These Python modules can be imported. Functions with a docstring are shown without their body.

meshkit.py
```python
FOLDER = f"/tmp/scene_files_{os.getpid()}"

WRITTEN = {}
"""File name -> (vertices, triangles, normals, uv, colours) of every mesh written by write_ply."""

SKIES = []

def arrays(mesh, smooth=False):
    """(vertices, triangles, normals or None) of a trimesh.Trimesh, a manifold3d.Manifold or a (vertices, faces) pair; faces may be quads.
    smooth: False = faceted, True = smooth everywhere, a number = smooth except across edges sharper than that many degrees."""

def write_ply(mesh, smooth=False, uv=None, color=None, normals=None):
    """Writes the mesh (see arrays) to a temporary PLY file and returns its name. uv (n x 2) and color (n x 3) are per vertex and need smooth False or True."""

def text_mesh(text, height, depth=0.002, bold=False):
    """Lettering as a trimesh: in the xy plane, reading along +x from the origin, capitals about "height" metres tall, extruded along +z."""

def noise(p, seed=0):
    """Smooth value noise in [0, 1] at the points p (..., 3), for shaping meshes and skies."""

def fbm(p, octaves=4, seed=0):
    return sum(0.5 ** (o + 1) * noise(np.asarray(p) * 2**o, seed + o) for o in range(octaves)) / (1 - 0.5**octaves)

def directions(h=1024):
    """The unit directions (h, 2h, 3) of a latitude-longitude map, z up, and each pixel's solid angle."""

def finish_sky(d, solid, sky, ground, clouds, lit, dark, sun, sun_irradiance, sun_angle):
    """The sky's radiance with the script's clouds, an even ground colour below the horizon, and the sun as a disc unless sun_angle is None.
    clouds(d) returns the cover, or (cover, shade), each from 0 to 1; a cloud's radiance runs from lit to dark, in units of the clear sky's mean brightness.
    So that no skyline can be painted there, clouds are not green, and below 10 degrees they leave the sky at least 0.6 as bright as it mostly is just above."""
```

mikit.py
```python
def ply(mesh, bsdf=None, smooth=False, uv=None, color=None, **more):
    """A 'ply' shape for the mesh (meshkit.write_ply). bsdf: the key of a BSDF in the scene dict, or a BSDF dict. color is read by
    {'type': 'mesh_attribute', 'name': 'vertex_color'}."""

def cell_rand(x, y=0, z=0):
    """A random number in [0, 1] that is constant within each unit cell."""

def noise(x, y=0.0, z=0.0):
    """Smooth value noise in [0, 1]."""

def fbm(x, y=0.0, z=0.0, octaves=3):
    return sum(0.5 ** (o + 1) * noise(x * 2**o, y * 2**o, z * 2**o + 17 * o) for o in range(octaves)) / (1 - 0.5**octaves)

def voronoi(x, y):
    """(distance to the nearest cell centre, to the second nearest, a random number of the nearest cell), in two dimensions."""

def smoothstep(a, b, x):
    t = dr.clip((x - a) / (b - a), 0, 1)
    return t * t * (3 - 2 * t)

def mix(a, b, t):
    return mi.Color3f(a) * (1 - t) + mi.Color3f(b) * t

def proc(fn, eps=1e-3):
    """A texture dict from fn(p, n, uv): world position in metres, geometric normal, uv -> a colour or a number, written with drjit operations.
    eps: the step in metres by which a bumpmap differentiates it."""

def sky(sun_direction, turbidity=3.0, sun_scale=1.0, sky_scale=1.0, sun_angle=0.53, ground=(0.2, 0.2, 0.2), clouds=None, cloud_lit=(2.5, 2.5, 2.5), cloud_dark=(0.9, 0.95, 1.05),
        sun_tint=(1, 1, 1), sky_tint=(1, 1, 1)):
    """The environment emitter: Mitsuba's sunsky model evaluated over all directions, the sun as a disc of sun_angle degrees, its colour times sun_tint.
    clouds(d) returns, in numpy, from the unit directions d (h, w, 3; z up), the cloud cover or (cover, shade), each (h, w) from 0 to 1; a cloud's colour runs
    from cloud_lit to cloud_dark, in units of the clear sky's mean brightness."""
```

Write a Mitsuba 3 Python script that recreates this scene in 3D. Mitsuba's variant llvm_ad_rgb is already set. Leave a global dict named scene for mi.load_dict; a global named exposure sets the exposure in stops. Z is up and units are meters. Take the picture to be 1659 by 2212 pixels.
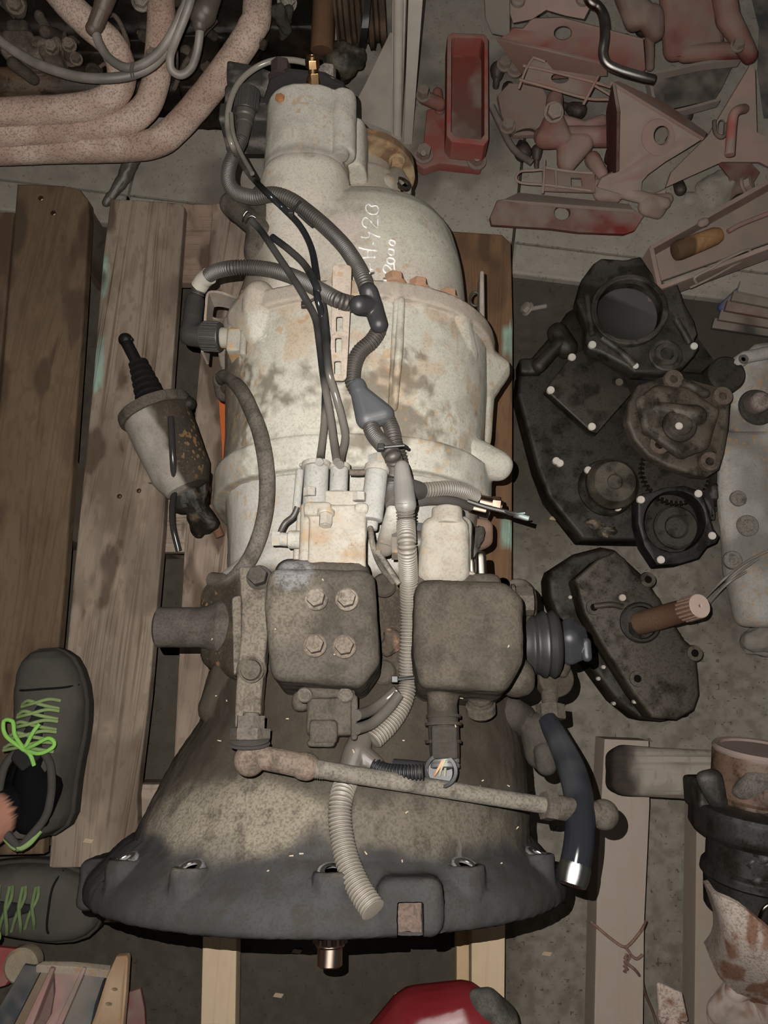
import math, random
import numpy as np, trimesh, mapbox_earcut
import drjit as dr, mitsuba as mi
import mikit, meshkit
from mikit import noise, fbm, smoothstep
from manifold3d import Manifold, Mesh as MMesh, OpType
from shapely.geometry import Polygon, LineString, Point, box as sbox
from shapely.ops import unary_union
from shapely import affinity
rng = np.random.default_rng(7); random.seed(7)
scene, labels = {'type': 'scene'}, {}

# ---------------------------------------------------------------- camera, flash, ambient, exposure
CAM = np.array([0.0, 0.0, 1.394])          # a phone held above the gearbox, tilted 12 degrees from straight down
TILT, FPX = math.radians(12.0), 1661.0     # focal length in pixels of the 1659 x 2212 frame
FWD = np.array([0, math.sin(TILT), -math.cos(TILT)]); UP = np.array([0, math.cos(TILT), math.sin(TILT)]); RIGHT = np.array([1.0, 0, 0])
T4 = mi.ScalarTransform4f
scene['camera'] = {'type': 'perspective', 'fov': 2 * math.degrees(math.atan(829.5 / FPX)), 'fov_axis': 'x', 'near_clip': 0.02, 'far_clip': 50.0,
                   'to_world': T4().look_at(origin=CAM.tolist(), target=(CAM + FWD).tolist(), up=UP.tolist())}
FLASH = CAM - 0.024 * RIGHT + 0.026 * UP   # the phone's flash beside its lens
scene['phone_flash'] = {'type': 'spot', 'to_world': T4().look_at(origin=FLASH.tolist(), target=(FLASH + FWD).tolist(), up=UP.tolist()),
                        'intensity': {'type': 'rgb', 'value': [1.97, 1.90, 1.80]}, 'cutoff_angle': 78.0, 'beam_width': 40.0}
scene['ambient_fill'] = {'type': 'constant', 'radiance': {'type': 'rgb', 'value': [0.032, 0.030, 0.028]}}  # even fill added from all around, no actual workshop lamp
exposure = 1.2

# ---------------------------------------------------------------- frames: world (floor z = 0) and the gearbox's own (u right, v to the tail, w up)
A6 = math.radians(6.0)
GO = np.array([-0.064, -0.2517, 0.415])
GM = np.array([[1, 0, 0], [0, math.cos(A6), math.sin(A6)], [0, -math.sin(A6), math.cos(A6)]])
def ray(px, py):
    d = FWD + (px - 829.5) / FPX * RIGHT + (1106.0 - py) / FPX * UP
    return d / np.linalg.norm(d)
def W(px, py, z=0.0):                      # the place at height z that the photograph shows at a pixel
    d = ray(px, py); t = (z - CAM[2]) / d[2]
    return CAM + t * d
CL = (CAM - GO) @ GM
def G(px, py, w=0.0):                      # likewise on the gearbox, w above its axis
    d = ray(px, py) @ GM; t = (w - CL[2]) / d[2]
    return CL + t * d
def GW(p): return np.asarray(p, float) @ GM.T + GO
def GP(q): e = (np.asarray(q) - CL) @ GM.T; k = e @ FWD; return 829.5 + FPX * (e @ RIGHT) / k, 1106 - FPX * (e @ UP) / k   # pixel of a place on the gearbox
def Wp(pts, z): return np.array([W(x, y, z) for x, y in pts])
def Gp(pts, w): return np.array([G(x, y, w) for x, y in pts])

# ---------------------------------------------------------------- materials
def rgb(*c): return {'type': 'rgb', 'value': list(c)}
VC = {'type': 'mesh_attribute', 'name': 'vertex_color'}
def pr(col=None, rough=.8, spec=.3, metal=0.0, **k):   # matt, glossy or metal surface of a colour
    c = col or VC
    if metal > .5: return {'type': 'roughconductor', 'material': 'none', 'specular_reflectance': c, 'alpha': rough * rough + .08}
    if rough >= .6: return {'type': 'diffuse', 'reflectance': c}
    return {'type': 'blendbsdf', 'weight': .02 + .05 * spec, 'a': {'type': 'diffuse', 'reflectance': c}, 'b': {'type': 'roughconductor', 'material': 'none', 'alpha': max(rough * rough, .06)}}
def layered(base, *layers):
    b = base
    for fn, top in layers:
        b = {'type': 'blendbsdf', 'weight': mikit.proc(fn), 'a': b, 'b': top}
    return b
GRIT = pr(rgb(.034, .029, .023))
def f_grit(p, n, uv): return dr.clip(.48 * smoothstep(.34, .76, fbm(p.x * 560, p.y * 560, p.z * 560, 3)) + .42 * smoothstep(.48, .76, fbm(p.x * 60, p.y * 60, p.z * 60, 2)), 0, .7)
def rust_(p): return .55 * smoothstep(.60, .72, fbm(p.x * 160, p.y * 160, p.z * 160, 2)) * smoothstep(.42, .62, noise(p.x * 17 + 5, p.y * 17, p.z * 17))
def f_paint(p, n, uv): return dr.clip(dr.maximum(rust_(p), .24 * smoothstep(.40, .80, fbm(p.x * 560, p.y * 560, p.z * 560, 2)) + .40 * smoothstep(.87, .94, noise(p.x * 420, p.y * 420, p.z * 420)) + .22 * smoothstep(.52, .75, fbm(p.x * 40, p.y * 40, p.z * 40, 3))), 0, .8)
def c_paint(p, n, uv): return mikit.mix((.13, .10, .07), (.34, .20, .085), smoothstep(.05, .2, rust_(p)))
def f_scab(p, n, uv): return .50 * smoothstep(.45, .72, fbm(p.x * 420, p.y * 420, p.z * 420, 3))
def f_dust(p, n, uv): return dr.clip((.15 + .85 * smoothstep(.1, .95, n.z)) * (2.3 * fbm(p.x * 26, p.y * 26, p.z * 26, 3) - .78), .03, .75)
DUST = pr(rgb(.225, .188, .158))
scene['cast_grime'] = layered(pr(), (f_grit, GRIT))
scene['cast_paint'] = layered(pr(), (f_paint, pr(mikit.proc(c_paint))))
scene['rubber'] = pr(None, .50, .45)
scene['hose_black'] = pr(None, .30, .6)
scene['gloss_black'] = pr(None, .24, .9)
scene['bare_metal'] = pr(None, .36, .5, .75)
scene['rusty_pipe'] = layered(pr(), (f_scab, pr(rgb(.095, .055, .040))))
scene['dusty_paint'] = layered(pr(), (f_dust, DUST))
def f_oil(p, n, uv): return dr.clip(.62 * smoothstep(.46, .74, fbm(p.x * 48, p.y * 48, p.z * 48, 3)) + .35 * smoothstep(.5, .8, fbm(p.x * 420, p.y * 420, p.z * 420, 2)), 0, .8)
scene['oily_iron'] = layered(pr(None, .55, .12), (f_oil, pr(rgb(.010, .0075, .005))))
scene['plain'] = pr()
def grain(a, b, p):                        # a along the board, b across
    w = noise(a * 2.3, b * 11, p.z * 9); fine = noise(b * 620 + w * 22, a * 6.0, 3.0); ring = noise(b * 150 + w * 14, a * 2.0, 9.0)
    return .60 * smoothstep(.50, .95, fine * .55 + ring * .45) + .30 * smoothstep(.5, .8, fbm(a * 22, b * 60, 4.0, 2)) + .35 * smoothstep(.80, .95, noise(b * 330 + w * 12, a * 1.6, 7.0))
def stain(p): return .8 * smoothstep(.55, .70, fbm(p.x * 22 + 3, p.y * 8, 2.0, 3)) + .25 * smoothstep(.58, .75, fbm(p.x * 150, p.y * 60, 6.0, 2))
WDARK = pr(rgb(.070, .046, .032))
scene['wood'] = layered(pr(), (lambda p, n, uv: dr.clip(dr.maximum(stain(p), grain(p.y + .08 * p.x, p.x - .07 * p.y, p)), 0, .85), WDARK))
scene['wood_across'] = layered(pr(), (lambda p, n, uv: dr.clip(dr.maximum(stain(p), grain(p.x, p.y, p)), 0, .85), WDARK))
scene['wood_new'] = layered(pr(), (lambda p, n, uv: .36 * grain(p.y + .08 * p.x, p.x - .07 * p.y, p), pr(rgb(.30, .175, .09))))
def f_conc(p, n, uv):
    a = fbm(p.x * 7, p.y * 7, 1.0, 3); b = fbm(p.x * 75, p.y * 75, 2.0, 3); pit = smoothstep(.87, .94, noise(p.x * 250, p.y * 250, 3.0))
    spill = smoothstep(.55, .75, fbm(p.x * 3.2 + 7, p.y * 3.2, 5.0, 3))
    pale_area = smoothstep(.14, .24, p.x + .10 * (a - .5)) * smoothstep(.34, .16, p.y + .16 * (a - .5)) * (.80 + .20 * smoothstep(.3, .6, b))  # floor paler towards the right and front, darker elsewhere
    c = mikit.mix(mikit.mix((.040, .034, .026), (.085, .074, .058), dr.clip(.15 + .5 * a + .6 * (b - .35), 0, 1)), mikit.mix((.125, .110, .090), (.25, .225, .19), dr.clip(.15 + .5 * a + .6 * (b - .35), 0, 1)), pale_area)
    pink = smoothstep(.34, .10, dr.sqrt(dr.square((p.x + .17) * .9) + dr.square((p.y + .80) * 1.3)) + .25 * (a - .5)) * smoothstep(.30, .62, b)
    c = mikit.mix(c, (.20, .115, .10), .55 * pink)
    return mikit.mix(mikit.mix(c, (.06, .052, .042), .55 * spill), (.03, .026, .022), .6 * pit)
def f_conc2(p, n, uv):
    a = fbm(p.x * 9, p.y * 9, 1.0, 3); b = fbm(p.x * 60, p.y * 60, 2.0, 3); pit = smoothstep(.84, .9, noise(p.x * 330, p.y * 330, 3.0))
    c = mikit.mix((.20, .178, .148), (.34, .31, .265), dr.clip(.2 + .6 * a + .4 * (b - .4), 0, 1))
    oil = smoothstep(.50, .72, fbm(p.x * 6 + 3, p.y * 6, 8.0, 4))
    return mikit.mix(mikit.mix(c, (.075, .064, .052), .65 * oil), (.06, .053, .045), .4 * pit)
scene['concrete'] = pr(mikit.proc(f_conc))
scene['concrete_kerb'] = pr(mikit.proc(f_conc2))

# ---------------------------------------------------------------- mesh helpers
def TM(v, f): return trimesh.Trimesh(np.asarray(v, float), np.asarray(f, int), process=False)
def cat(*ms):
    ms = [m if isinstance(m, trimesh.Trimesh) else m2t(m) for m in ms]
    return trimesh.util.concatenate(ms) if len(ms) > 1 else ms[0]
def m2t(m):
    x = m.to_mesh(); return TM(x.vert_properties[:, :3], x.tri_verts)
def t2m(t):
    t = t.copy(); t.merge_vertices(); m = Manifold(MMesh(np.asarray(t.vertices, np.float32), np.asarray(t.faces, np.uint32)))
    if m.is_empty(): raise ValueError(f'not a solid: {m.status()} {len(t.faces)}')
    return m
def unit(v): v = np.asarray(v, float); return v / max(np.linalg.norm(v), 1e-12)
def frame(axis, up=None):                  # columns x, y, z with z along axis
    z = unit(axis); r = np.array([0, 0, 1.0]) if up is None else np.asarray(up, float)
    if abs(z @ unit(r)) > .97: r = np.array([0, 1.0, 0])
    x = unit(np.cross(r, z)); return np.stack([x, np.cross(z, x), z], 1)
def place(m, R=None, o=(0, 0, 0)):
    m = m.copy(); v = np.asarray(m.vertices)
    m.vertices = (v if R is None else v @ np.asarray(R).T) + np.asarray(o); return m
def clean_ring(c):
    c = np.asarray(c)[:-1]
    keep = np.linalg.norm(c - np.roll(c, 1, 0), axis=1) > 2e-5
    return c[keep]
def inset(c, b):                           # c: ring with the solid on its left
    e = np.roll(c, -1, 0) - c; e = e / np.maximum(np.linalg.norm(e, axis=1, keepdims=True), 1e-12)
    n = np.stack([-e[:, 1], e[:, 0]], 1); a = n + np.roll(n, 1, 0); L = np.linalg.norm(a, axis=1, keepdims=True)
    a = a / np.maximum(L, 1e-9); c2 = np.maximum((a * n).sum(1, keepdims=True), .45)
    return c + a * b / c2
def prism(poly, z0, z1, bev=.002, seg=2, both=False):   # a plate with its top edge rounded over
    from shapely.geometry.polygon import orient
    poly = orient(poly if isinstance(poly, Polygon) else Polygon(poly).buffer(0), 1.0)
    if poly.geom_type != 'Polygon': poly = max(poly.geoms, key=lambda g: g.area)
    poly = orient(poly, 1.0)
    rings = [clean_ring(poly.exterior.coords)] + [clean_ring(r.coords) for r in poly.interiors]
    prof = []
    bev = min(bev, .45 * (z1 - z0))
    while bev > 1e-4 and poly.buffer(-1.6 * bev).is_empty: bev *= .6
    if both: prof += [(bev * (1 - math.sin(t)), z0 + bev * (1 - math.cos(t))) for t in np.linspace(0, math.pi / 2, seg + 1)][:-1]
    prof += [(0, z0 + (bev if both else 0))] + [(bev * (1 - math.cos(t)), z1 - bev + bev * math.sin(t)) for t in np.linspace(0, math.pi / 2, seg + 1)]
    V, F, off, caps = [], [], 0, []
    for r in rings:
        n = len(r)
        for k, (b, z) in enumerate(prof):
            V.append(np.column_stack([inset(r, b) if b > 0 else r, np.full(n, z)]))
            if k:
                i = np.arange(n); j = (i + 1) % n; o0, o1 = off + (k - 1) * n, off + k * n
                F += [np.stack([o0 + i, o0 + j, o1 + j], 1), np.stack([o0 + i, o1 + j, o1 + i], 1)]
        caps.append((off, n, len(prof))); off += n * len(prof)
    V = np.vstack(V)
    top = np.concatenate([o + (k - 1) * n + np.arange(n) for o, n, k in caps]); bot = np.concatenate([o + np.arange(n) for o, n, k in caps])
    ends = np.cumsum([n for _, n, _ in caps]).astype(np.uint32)
    tt = mapbox_earcut.triangulate_float64(V[top][:, :2].copy(), ends).reshape(-1, 3).astype(int)
    tb = mapbox_earcut.triangulate_float64(V[bot][:, :2].copy(), ends).reshape(-1, 3).astype(int)
    def faceup(tri, idx, up):
        p = V[idx][tri]; s = np.cross(p[:, 1] - p[:, 0], p[:, 2] - p[:, 0])[:, 2]
        bad = (s < 0) if up else (s > 0); tri = tri.copy(); tri[bad] = tri[bad][:, ::-1]; return idx[tri]
    F += [faceup(tt, top, True), faceup(tb, bot, False)]
    return TM(V, np.vstack(F))
def spline(pts, step=.004):
    p = np.asarray(pts, float)
    if len(p) == 2: p = np.array([p[0], (2 * p[0] + p[1]) / 3, (p[0] + 2 * p[1]) / 3, p[1]])
    q = np.vstack([2 * p[0] - p[1], p, 2 * p[-1] - p[-2]]); out = []
    for i in range(1, len(q) - 2):
        n = max(2, int(np.linalg.norm(q[i + 1] - q[i]) / step)); t = np.linspace(0, 1, n, endpoint=False)[:, None]
        a, b, c, d = q[i - 1], q[i], q[i + 1], q[i + 2]
        out.append(.5 * (2 * b + (c - a) * t + (2 * a - 5 * b + 4 * c - d) * t ** 2 + (-a + 3 * b - 3 * c + d) * t ** 3))
    return np.vstack(out + [q[-2:-1]])
def resample(p, step):
    d = np.r_[0, np.cumsum(np.linalg.norm(np.diff(p, axis=0), axis=1))]; n = max(2, int(round(d[-1] / step)) + 1)
    s = np.linspace(0, d[-1], n); return np.stack([np.interp(s, d, p[:, k]) for k in range(3)], 1), s
def sweep(p, radii, n=12, cap=True):       # a round tube along the points p
    p = np.asarray(p, float); t = np.gradient(p, axis=0); t /= np.maximum(np.linalg.norm(t, axis=1, keepdims=True), 1e-12)
    x = frame(t[0])[:, 0]; V = []; a = np.arange(n) / n * 2 * np.pi; radii = np.broadcast_to(radii, len(p))
    for i in range(len(p)):
        x = unit(x - t[i] * (x @ t[i])); y = np.cross(t[i], x)
        V.append(p[i] + radii[i] * (np.cos(a)[:, None] * x + np.sin(a)[:, None] * y))
    V = np.vstack(V); i = np.arange(n); j = (i + 1) % n; F = []
    for k in range(len(p) - 1):
        F += [np.stack([k * n + i, k * n + j, (k + 1) * n + j], 1), np.stack([k * n + i, (k + 1) * n + j, (k + 1) * n + i], 1)]
    if cap:
        V = np.vstack([V, p[0], p[-1]]); m = len(V); o = (len(p) - 1) * n
        F += [np.stack([j, i, i * 0 + m - 2], 1), np.stack([o + i, o + j, i * 0 + m - 1], 1)]
    return TM(V, np.vstack(F))
def tube(pts, r, n=12, step=.004): return sweep(resample(spline(pts, step), step)[0], r, n)
def corrugated(pts, r, pitch=.0034, amp=.0016, n=16, lo=0, hi=0):
    p, s = resample(spline(pts, .002), pitch / 6)
    m = np.clip(np.cos(2 * np.pi * s / pitch) * 1.7, -1, 1)
    t = sweep(p, r - amp * (.5 - .5 * m), n); t.metadata['rib'] = np.r_[np.repeat(.62 + .38 * np.clip(m * .5 + .5, 0, 1), n), 1, 1]
    return t
def lathe(prof, o, axis, n=32, up=None):   # prof: (along, radius) pairs
    prof = np.asarray(prof, float); R = frame(axis, up); a = np.arange(n) / n * 2 * np.pi
    ring = np.stack([np.cos(a), np.sin(a), a * 0], 1); V = []
    for z, r in prof: V.append(ring * max(r, 1e-5) + [0, 0, z])
    V = np.vstack(V) @ R.T + np.asarray(o, float); i = np.arange(n); j = (i + 1) % n; F = []
    for k in range(len(prof) - 1):
        F += [np.stack([k * n + i, k * n + j, (k + 1) * n + j], 1), np.stack([k * n + i, (k + 1) * n + j, (k + 1) * n + i], 1)]
    if np.allclose(prof[0], prof[-1]):     # a ring
        m = (len(prof) - 1) * n; F = np.vstack(F); F[F >= m] -= m; return outward(TM(V[:m], F))
    F += [np.stack([0 * i, j, i], 1)[1:-1], ((len(prof) - 1) * n + np.stack([0 * i, i, j], 1))[1:-1]]
    return TM(V, np.vstack(F))
def rod(p0, p1, r, n=24, bev=.0015, r1=None):
    p0, p1 = np.asarray(p0, float), np.asarray(p1, float); L = np.linalg.norm(p1 - p0); r1 = r if r1 is None else r1; b = min(bev, r * .5, L * .4)
    return lathe([(0, r - b), (b * .3, r - b * .3), (b, r), (L - b, r1), (L - b * .3, r1 - b * .3), (L, r1 - b)], p0, p1 - p0, n)
def hexbolt(o, axis, s=.010, h=.009, washer=True, up=None, spin=.3):   # s: half the width across the flats
    R = frame(axis, up); a = np.arange(6) / 6 * 2 * np.pi + spin
    hexa = Polygon(np.stack([np.cos(a), np.sin(a)], 1) * s / math.cos(math.pi / 6))
    z0 = .0025 if washer else 0
    m = [prism(hexa, z0 - .001, z0 + h, s * .16, 2)]
    if washer: m.append(lathe([(-.002, s * 1.45), (z0 * .6, s * 1.45), (z0, s * 1.3), (z0, .001)], (0, 0, 0), (0, 0, 1), 28))
    m.append(lathe([(z0 + h - .0004, s * .62), (z0 + h + .0006, s * .58), (z0 + h + .0006, .001)], (0, 0, 0), (0, 0, 1), 20))
    return place(cat(*m), R, o)
def ball(p, r, n=20): return Manifold.sphere(float(r), n).translate([float(x) for x in p])
def hull(*pr_, n=20): return Manifold.batch_hull([ball(p[:3], p[3], n) for p in pr_])
def rbox(lo, hi, r, n=16):
    lo, hi = np.minimum(lo, hi), np.maximum(lo, hi); r = min(r, .49 * (hi - lo).min())
    return Manifold.batch_hull([ball([(lo + r)[0] if i & 1 else (hi - r)[0], (lo + r)[1] if i & 2 else (hi - r)[1], (lo + r)[2] if i & 4 else (hi - r)[2]], r, n) for i in range(8)])
def msolid(tm): return t2m(tm)
def fuse(parts, ref=.006, it=8, lam=.5):   # a casting: solids joined, their inner corners filleted
    m = Manifold.batch_boolean([x if isinstance(x, Manifold) else t2m(x) for x in parts], OpType.Add)
    t = m2t(m.refine_to_length(ref)); t.merge_vertices()
    if it: trimesh.smoothing.filter_taubin(t, lamb=lam, nu=lam + .02, iterations=it)
    return t
def outward(t):
    if t.volume < 0: t.invert()
    return t
def loft(rings, cap=True):
    n = len(rings[0]); V = np.vstack(rings); i = np.arange(n); j = (i + 1) % n; F = []
    for k in range(len(rings) - 1):
        F += [np.stack([k * n + i, k * n + j, (k + 1) * n + j], 1), np.stack([k * n + i, (k + 1) * n + j, (k + 1) * n + i], 1)]
    if cap:
        V = np.vstack([V, rings[0].mean(0), rings[-1].mean(0)]); o = (len(rings) - 1) * n; m = len(V)
        F += [np.stack([j, i, i * 0 + m - 2], 1), np.stack([o + i, o + j, i * 0 + m - 1], 1)]
    return TM(V, np.vstack(F))
def rough(t, amp, freq, seed=0):           # uneven cast or dirty skin
    v = np.asarray(t.vertices); n = np.asarray(t.vertex_normals); t = t.copy()
    t.vertices = v + n * (amp * 2 * (meshkit.fbm(v * freq, 3, seed) - .5))[:, None]; return t
def bend_sheet(line, width_vec, th):       # a strip of sheet metal: the line swept by width_vec, th thick
    p = np.asarray(line, float); t = np.gradient(p, axis=0); nn = np.cross(t, width_vec); nn /= np.linalg.norm(nn, axis=1, keepdims=True)
    wv = np.asarray(width_vec, float); rings = [np.stack([q - m * th / 2, q + wv - m * th / 2, q + wv + m * th / 2, q + m * th / 2]) for q, m in zip(p, nn)]
    return outward(loft(rings))
def cells(v, freq, seed=0): return meshkit.fbm(np.asarray(v) * freq, 3, seed)
def lerp(a, b, t): return np.asarray(a)[None] * (1 - t[:, None]) + np.asarray(b)[None] * t[:, None]
def sstep(a, b, x): t = np.clip((x - a) / (b - a), 0, 1); return t * t * (3 - 2 * t)
def mottle(c, v, amt=.25, freq=35, seed=0): return np.asarray(c)[None] * (1 + amt * 2 * (cells(v, freq, seed) - .5))[:, None]

def free(name):
    if name not in scene and not any(k.startswith(name + '__') for k in scene): return name
    i = 1
    while f'{name}_{i:03d}' in scene or any(k.startswith(f'{name}_{i:03d}__') for k in scene): i += 1
    return f'{name}_{i:03d}'
def put(name, mesh, mat, col=(.5, .5, .5), smooth=35, parent=None, g=False, label=None, cat_=None, group=None, kind=None, amt=.18, freq=35):
    """One entry of the scene; col: a colour, or a function of the vertices (in the mesh's own frame) and normals."""
    key = (parent + '__' if parent else '') + name; key = free(key)
    t = mesh if isinstance(mesh, trimesh.Trimesh) else m2t(mesh)
    if smooth is not True and smooth is not False:
        t = t.copy(); t.merge_vertices(); t = trimesh.graph.smooth_shade(t, angle=math.radians(smooth), facet_minarea=None)
    v = np.asarray(t.vertices); c = np.clip(col(v, np.asarray(t.vertex_normals)) if callable(col) else mottle(col, v, amt, freq, len(scene)), .002, .95)
    if smooth is True and 'rib' in getattr(mesh, 'metadata', {}): c = c * mesh.metadata['rib'][:, None]   # grooves darker than the ribs
    if g: t = TM(GW(v), t.faces)
    scene[key] = mikit.ply(t, mat, smooth=bool(smooth), color=c)
    tag(key, label, cat_, group, kind)
    return key
def tag(key, label=None, cat_=None, group=None, kind=None):
    d = {k: v for k, v in (('label', label), ('category', cat_), ('group', group), ('kind', kind)) if v}
    if d: labels[key] = {**labels.get(key, {}), **d}

# ================================================================ the setting: concrete floor with a paler kerb strip along the clutter
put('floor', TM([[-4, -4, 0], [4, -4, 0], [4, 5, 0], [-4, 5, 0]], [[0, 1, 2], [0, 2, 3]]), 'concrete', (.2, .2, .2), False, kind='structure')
def kerb(x0, x1, pts):                     # slabs of the kerb, 18 mm proud of the floor, one part each
    a, b = W(*pts[0], .018), W(*pts[1], .018)
    e = unit((b - a)[:2]); n = np.array([-e[1], e[0]])
    return a[:2], e, n
ka, ke, kn = kerb(0, 0, ((0, 452), (1230, 604)))
kL = 0.0
tag('trim_1', 'pale raised concrete kerb and slab running across the floor behind the pallet', kind='structure')
for i, (s0, s1) in enumerate(((-1.6, -.62), (-.615, .245), (.25, 1.02), (1.025, 1.9), (1.905, 3.0))):
    q = [ka + ke * s0, ka + ke * s1, ka + ke * s1 + kn * .066, ka + ke * s0 + kn * .066]
    put('slab', prism(Polygon(q), -.01, .018, .006, 3), 'concrete_kerb', (.2, .2, .2), 30, 'trim_1')
    q = [ka + ke * s0 + kn * .0675, ka + ke * s1 + kn * .0675, ka + ke * s1 + kn * 1.9, ka + ke * s0 + kn * 1.9]
    put('slab', prism(Polygon(q), -.01, .0185, .002, 2), 'concrete_kerb', (.2, .2, .2), 30, 'trim_1')

# ================================================================ the gearbox (own frame: u right, v to the tail, w up)
GB = 'gearbox'
tag(GB, 'large truck gearbox with pale dusty housing and grimy bell housing lying on the wooden pallet', 'gearbox')
PAL, SAND, DUSTY, GRIME, DARK, RUSTC = (.40, .365, .295), (.35, .315, .26), (.30, .265, .215), (.118, .100, .080), (.040, .038, .036), (.36, .21, .095)
SOLIDS = []                                # what hoses lie on
def gput(name, mesh, mat='cast_grime', col=GRIME, smooth=35, parent=GB, solid=True, **k):
    t = mesh if isinstance(mesh, trimesh.Trimesh) else m2t(mesh)
    if solid: SOLIDS.append(t)
    c0, fac = col, (1.04 if mat == 'cast_paint' else .74); col = (lambda v, n: fac * c0(v, n)) if callable(c0) else tuple(fac * x for x in c0)
    return put(name, t, mat, col, smooth, parent, True, **k)
TH = np.arange(96) / 96 * 2 * np.pi
def sect(v, ul, ur, wt, wb, e=2.3, cw=0.0):
    c, s = np.cos(TH), np.sin(TH)
    u = (ul + ur) / 2 + (ur - ul) / 2 * np.sign(c) * np.abs(c) ** (2 / e)
    w = cw + np.where(s > 0, wt - cw, cw - wb) * np.sign(s) * np.abs(s) ** (2 / e)
    return np.stack([u, np.full(96, v), w], 1)
def sloft(rows): return outward(loft([sect(*r) for r in rows]))
def px2u(px, py, w): return G(px, py, w)[0]

# --- bell housing: cone from the neck to the round flange
rows = [(.006, -.240, .240, .240, -.24, 2.0), (.02, -.238, .240, .240, -.24, 2.0)]
for py, l, r, wt in ((1800, 292, 1150, .238), (1720, 330, 1147, .226), (1640, 372, 1142, .208), (1560, 425, 1130, .188), (1500, 446, 1120, .172), (1450, 462, 1115, .162)):
    a, b = G(l, py, .04), G(r, py, .04); rows.append((a[1], a[0], b[0], wt, -wt * .97, 2.15 if py > 1500 else 2.5))
bell = t2m(sloft(rows))
flange = Manifold.batch_boolean([msolid(lathe([(0, .262), (.003, .2715), (.008, .2745), (.020, .2740), (.030, .269), (.042, .257), (.056, .2445), (.066, .232)], (0, .003, 0), (0, 1, 0), 96))], OpType.Add)
parts_, holes_ = [bell, flange], []
BOLT = []
for px, py, w in ((270, 1876, .085), (410, 1908, .178), (718, 1922, .246), (1006, 1908, .198), (1162, 1887, .10)):
    for _ in range(8): u_ = G(px, py, w)[0]; w = math.sqrt(.253 ** 2 - u_ ** 2)
    p = np.array([u_, .03, w]); BOLT.append(p)
    parts_.append(msolid(rod(p - [0, .02, 0], p + [0, .026, 0], .0185, 28, .003)))
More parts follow.
